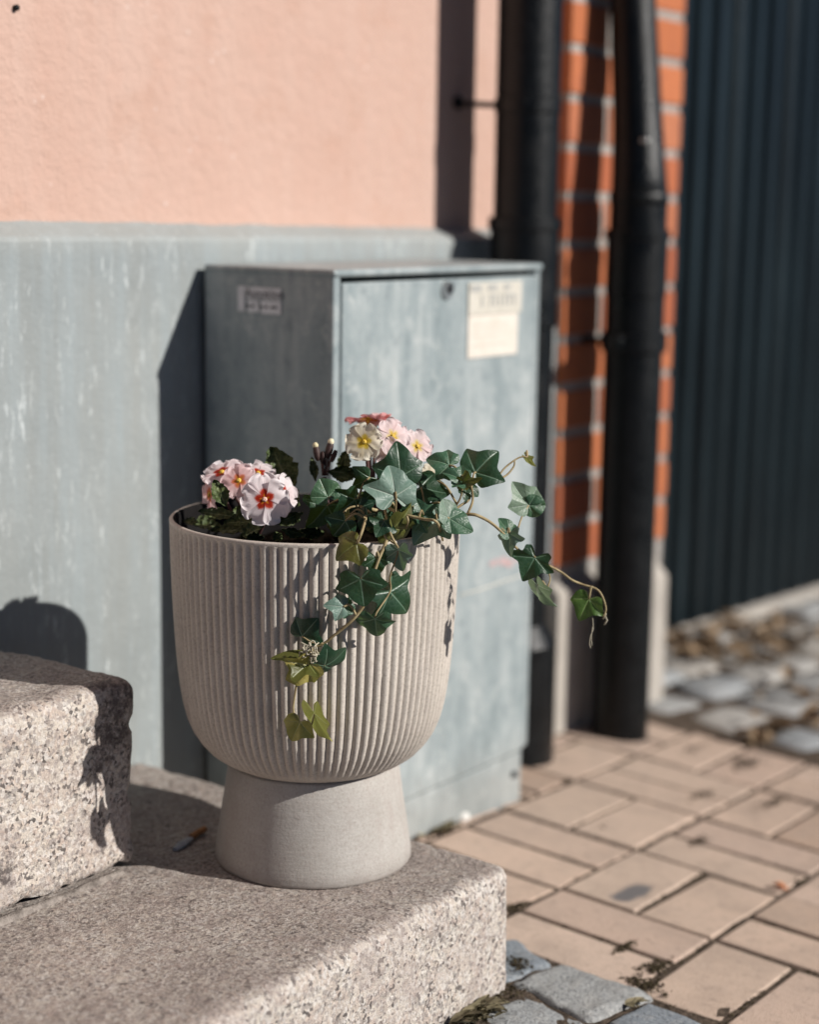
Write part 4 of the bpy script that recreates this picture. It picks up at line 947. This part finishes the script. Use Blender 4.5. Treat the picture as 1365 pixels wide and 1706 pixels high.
for i, (bx_, by_, tx, ty, wpx, d, roll, curl) in enumerate([
    (490, 826, 450, 744, 62, 1.815, -12, .25), (500, 842, 474, 796, 30, 1.80, -35, .2), (377, 845, 356, 799, 31, 1.745, 8, .2), (398, 862, 330, 851, 24, 1.775, 30, .1),
    (392, 868, 398, 842, 22, 1.76, 10, .1), (505, 852, 462, 873, 24, 1.76, -30, .15), (430, 870, 372, 868, 24, 1.77, 40, .2), (455, 862, 500, 868, 26, 1.80, 35, .2), (360, 866, 345, 850, 24, 1.82, 30, .1), (470, 880, 508, 893, 24, 1.77, 40, .2),
    (420, 885, 352, 878, 34, 1.79, 52, .3), (410, 890, 440, 897, 30, 1.74, 50, .3), (370, 880, 318, 868, 30, 1.83, 48, .3), (440, 878, 400, 893, 34, 1.75, 45, .25), (500, 880, 540, 890, 34, 1.78, 48, .3), (460, 885, 470, 900, 30, 1.72, 55, .2), (350, 875, 330, 862, 26, 1.86, 40, .2), (420, 870, 415, 850, 34, 1.85, 30, .3), (510, 868, 540, 860, 36, 1.84, 35, .3), (330, 872, 305, 868, 22, 1.83, 50, .2)]):
    vs_, fs, uv = oval_leaf(W(bx_, by_, d), W(tx, ty, d), wpx*d/FPX, roll, i, curl); m2 = MB(); m2.add(vs_, fs, uv); m2.build('leaf', MT['primleaf'], pr1)
pr2 = empty('primrose', (1.42, 1.19, .487), 'cream and rose primrose with yellow eyes behind the ivy', 'flowers', 'primroses in the planter')
mbs = MB(); root2 = W(620, 870, 1.80)
for i, (px, py, R, d, nv, mt, rot, np_) in enumerate([
    (607, 736, 31, 1.755, (-.12, -.05, 1), 'petal_cream', 62, 5), (613, 699, 37, 1.85, (-.1, 1.0, -.12), 'petal_rose', 10, 5), (646, 707, 30, 1.85, (.35, .9, .05), 'petal_pink', 30, 5),
    (654, 727, 31, 1.775, (.45, .3, .85), 'petal_blush', 20, 5), (695, 744, 29, 1.80, (.4, .25, .8), 'petal_blush', 0, 5), (648, 752, 26, 1.775, (.1, -.3, .9), 'petal_blush', 12, 5), (626, 700, 26, 1.86, (0, .8, .4), 'petal_pink', 40, 5), (716, 795, 22, 1.81, (.3, -.1, .9), 'petal_cream', 40, 5)]):
    c, nrm = flower(pr2, px, py, R, d, nv, mt, rot, 'eye', i+20, np_); stalk(mbs, c, nrm, root2, .0019)
for k in range(9):
    a = W(540+random.uniform(-6, 6), 792, 1.80); t = W(530+k*3.4, 752+abs(k-4)*1.5, 1.80+random.uniform(-.01, .01)); mbs.tube([a, (a+t)/2+V((0, 0, .002)), t], .0009, 6, True, 3)
mbs.tube([W(540, 795, 1.80), W(545, 840, 1.80), W(560, 880, 1.80)], .0026, 8, True, 4)
mbs.build('stalk', MT['stemred'], pr2)
for (x0, y0, x1, y1, wpx) in ((530, 768, 526, 744, 12), (545, 764, 551, 738, 13), (538, 772, 538, 752, 9), (553, 770, 560, 750, 8), (624, 762, 630, 738, 11)):
    a, t = W(x0, y0, 1.795), W(x1, y1, 1.795); r = wpx/2*1.795/FPX; mb = MB()
    mb.tube([a, a.lerp(t, .25), a.lerp(t, .6), a.lerp(t, .92), t], [r*.35, r*.85, r, r*.85, r*.55], 10, True, 3); bd = mb.build('bud', MT['calyx'], pr2)
    if wpx >= 12:
        e = t+(t-a)*.28; mb = MB(); mb.tube([t-(t-a)*.1, t+(t-a)*.1, e], [r*.7, r*.85, r*.45], 9, True, 3); mb.build('bud_tip', MT['cream'], bd)
for i, (bx_, by_, tx, ty, wpx, d, roll, curl) in enumerate([
    (525, 802, 520, 761, 17, 1.81, 20, .25), (572, 792, 577, 750, 27, 1.82, -25, .1), (545, 784, 601, 792, 30, 1.80, 20, .3), (588, 800, 552, 790, 22, 1.80, 25, .2), (620, 840, 585, 825, 30, 1.78, 20, .2), (560, 850, 530, 872, 34, 1.77, 25, .2), (690, 830, 735, 800, 28, 1.83, 10, .2), (640, 880, 600, 872, 30, 1.76, 25, .2)]):
    vs_, fs, uv = oval_leaf(W(bx_, by_, d), W(tx, ty, d), wpx*d/FPX, roll, i+20, curl); m2 = MB(); m2.add(vs_, fs, uv); m2.build('leaf', MT['primleaf'], pr2)

# ------------------------------------------------------------------ small things on the ground
zs_ = .1445
def onz(px, py, z): d = ray(px, py); return CAM+d*((z-.84)/d.z)
a, b_, e = onz(341, 1387, zs_), onz(318, 1401, zs_), onz(291, 1418, zs_)
up = V((0, 0, .0042))
cg = empty('cigarette_butt', b_, 'crushed cigarette butt with an orange filter on the lower granite step', 'litter')
mb = MB(); mb.tube([a+up, a.lerp(b_, .5)+up*1.1, b_+up], [.0036, .0038, .0037], 12); mb.build('filter', MT['filt'], cg, True, sharp=50)
mb = MB(); mb.tube([b_+up, b_.lerp(e, .25)+up, b_.lerp(e, .6)+up*.8, e+up*.5], [.0037, .0046, .0062, .0034], 9)
for i, p in enumerate(mb.v): p.z = zs_+(p.z-zs_)*.62+.0006; p += V((.0009*nz(p, 500, i), .0009*nz(p, 500, i+9), .0006*nz(p, 500, i+4)))
mb.build('paper', MT['paper'], cg, False)
def pebble(name, px, py, r, mt, label, cat, z=None):
    c = on_ground(px, py); c.z += r*.45; vs_ = []; fs = []; n, m2 = 14, 9
    for i in range(m2+1):
        for k in range(n):
            th = math.pi*i/m2; q = 6.28318*k/n; d = V((math.sin(th)*math.cos(q)*1.3, math.sin(th)*math.sin(q), math.cos(th)*.72)); vs_.append(c+d*r*(1+.12*nz(d, 2, px)))
    fs = [(i*n+k, (i+1)*n+k, (i+1)*n+(k+1) % n, i*n+(k+1) % n) for i in range(m2) for k in range(n)]
    mb = MB(); mb.add(vs_, fs); return tag(mb.build(name, mt, None, True, c), label, cat)
pebble('pebble', 771, 1366, .0095, MT['pebble'], 'white pebble at the foot of the grey cabinet', 'pebble')
c = on_ground(1302, 1482); mb = MB(); rq = random.Random(1)
for _ in range(3): flake(mb, c+V((rq.uniform(-.004, .004), rq.uniform(-.004, .004), .004)), .010, rq)
tag(mb.build('fallen_leaf', MT['orange_leaf'], None, False, c), 'small orange leaf scrap on the pavers', 'leaf')
def weed(px, py, n, s0, s1, spread, label, seed, up_=.7):
    rr = random.Random(seed); c = on_ground(px, py)
    o = empty('weed_tuft', c, label, 'weed', 'weeds in the paving')
    mb = MB()
    for _ in range(n):
        a = rr.uniform(0, 6.28); s = rr.uniform(s0, s1); b = c+V((rr.gauss(0, spread), rr.gauss(0, spread*.6), 0))
        if b.y > CYF-.004 and px < 800 and py < 1500: b.y = CYF-.006
        if b.y > .962 and py > 1600 and px < 900: b.y = .958
        b.z = gz(b.x, b.y); el = rr.uniform(.2, 1.1)*up_
        d = V((math.cos(a)*math.cos(el), -abs(math.sin(a))*math.cos(el), math.sin(el)+.25)).normalized(); sd = d.cross(V((0, 0, 1))).normalized(); u = sd.cross(d)
        vs_ = []
        for i in range(7):
            t = i/6; wd = s*.26*math.sin(math.pi*(t*.9+.08))
            for j in (-1, 0, 1): vs_.append(b+d*s*t+sd*wd*j+u*(.10*s*abs(j)-.35*s*t*t))
        mb.add(vs_, [(i*3+j, i*3+j+1, i*3+j+4, i*3+j+3) for i in range(6) for j in (0, 1)])
    mb.build('leaf', MT['weed'], o, True); return o
weed(775, 1690, 60, .012, .028, .018, 'dusty weed tuft at the foot of the lower granite step', 1)
weed(722, 1382, 46, .010, .024, .016, 'small weed tuft against the cabinet base', 2)
weed(1052, 1672, 10, .008, .018, .006, 'tiny weed beside the pale granite sett', 3, .3)
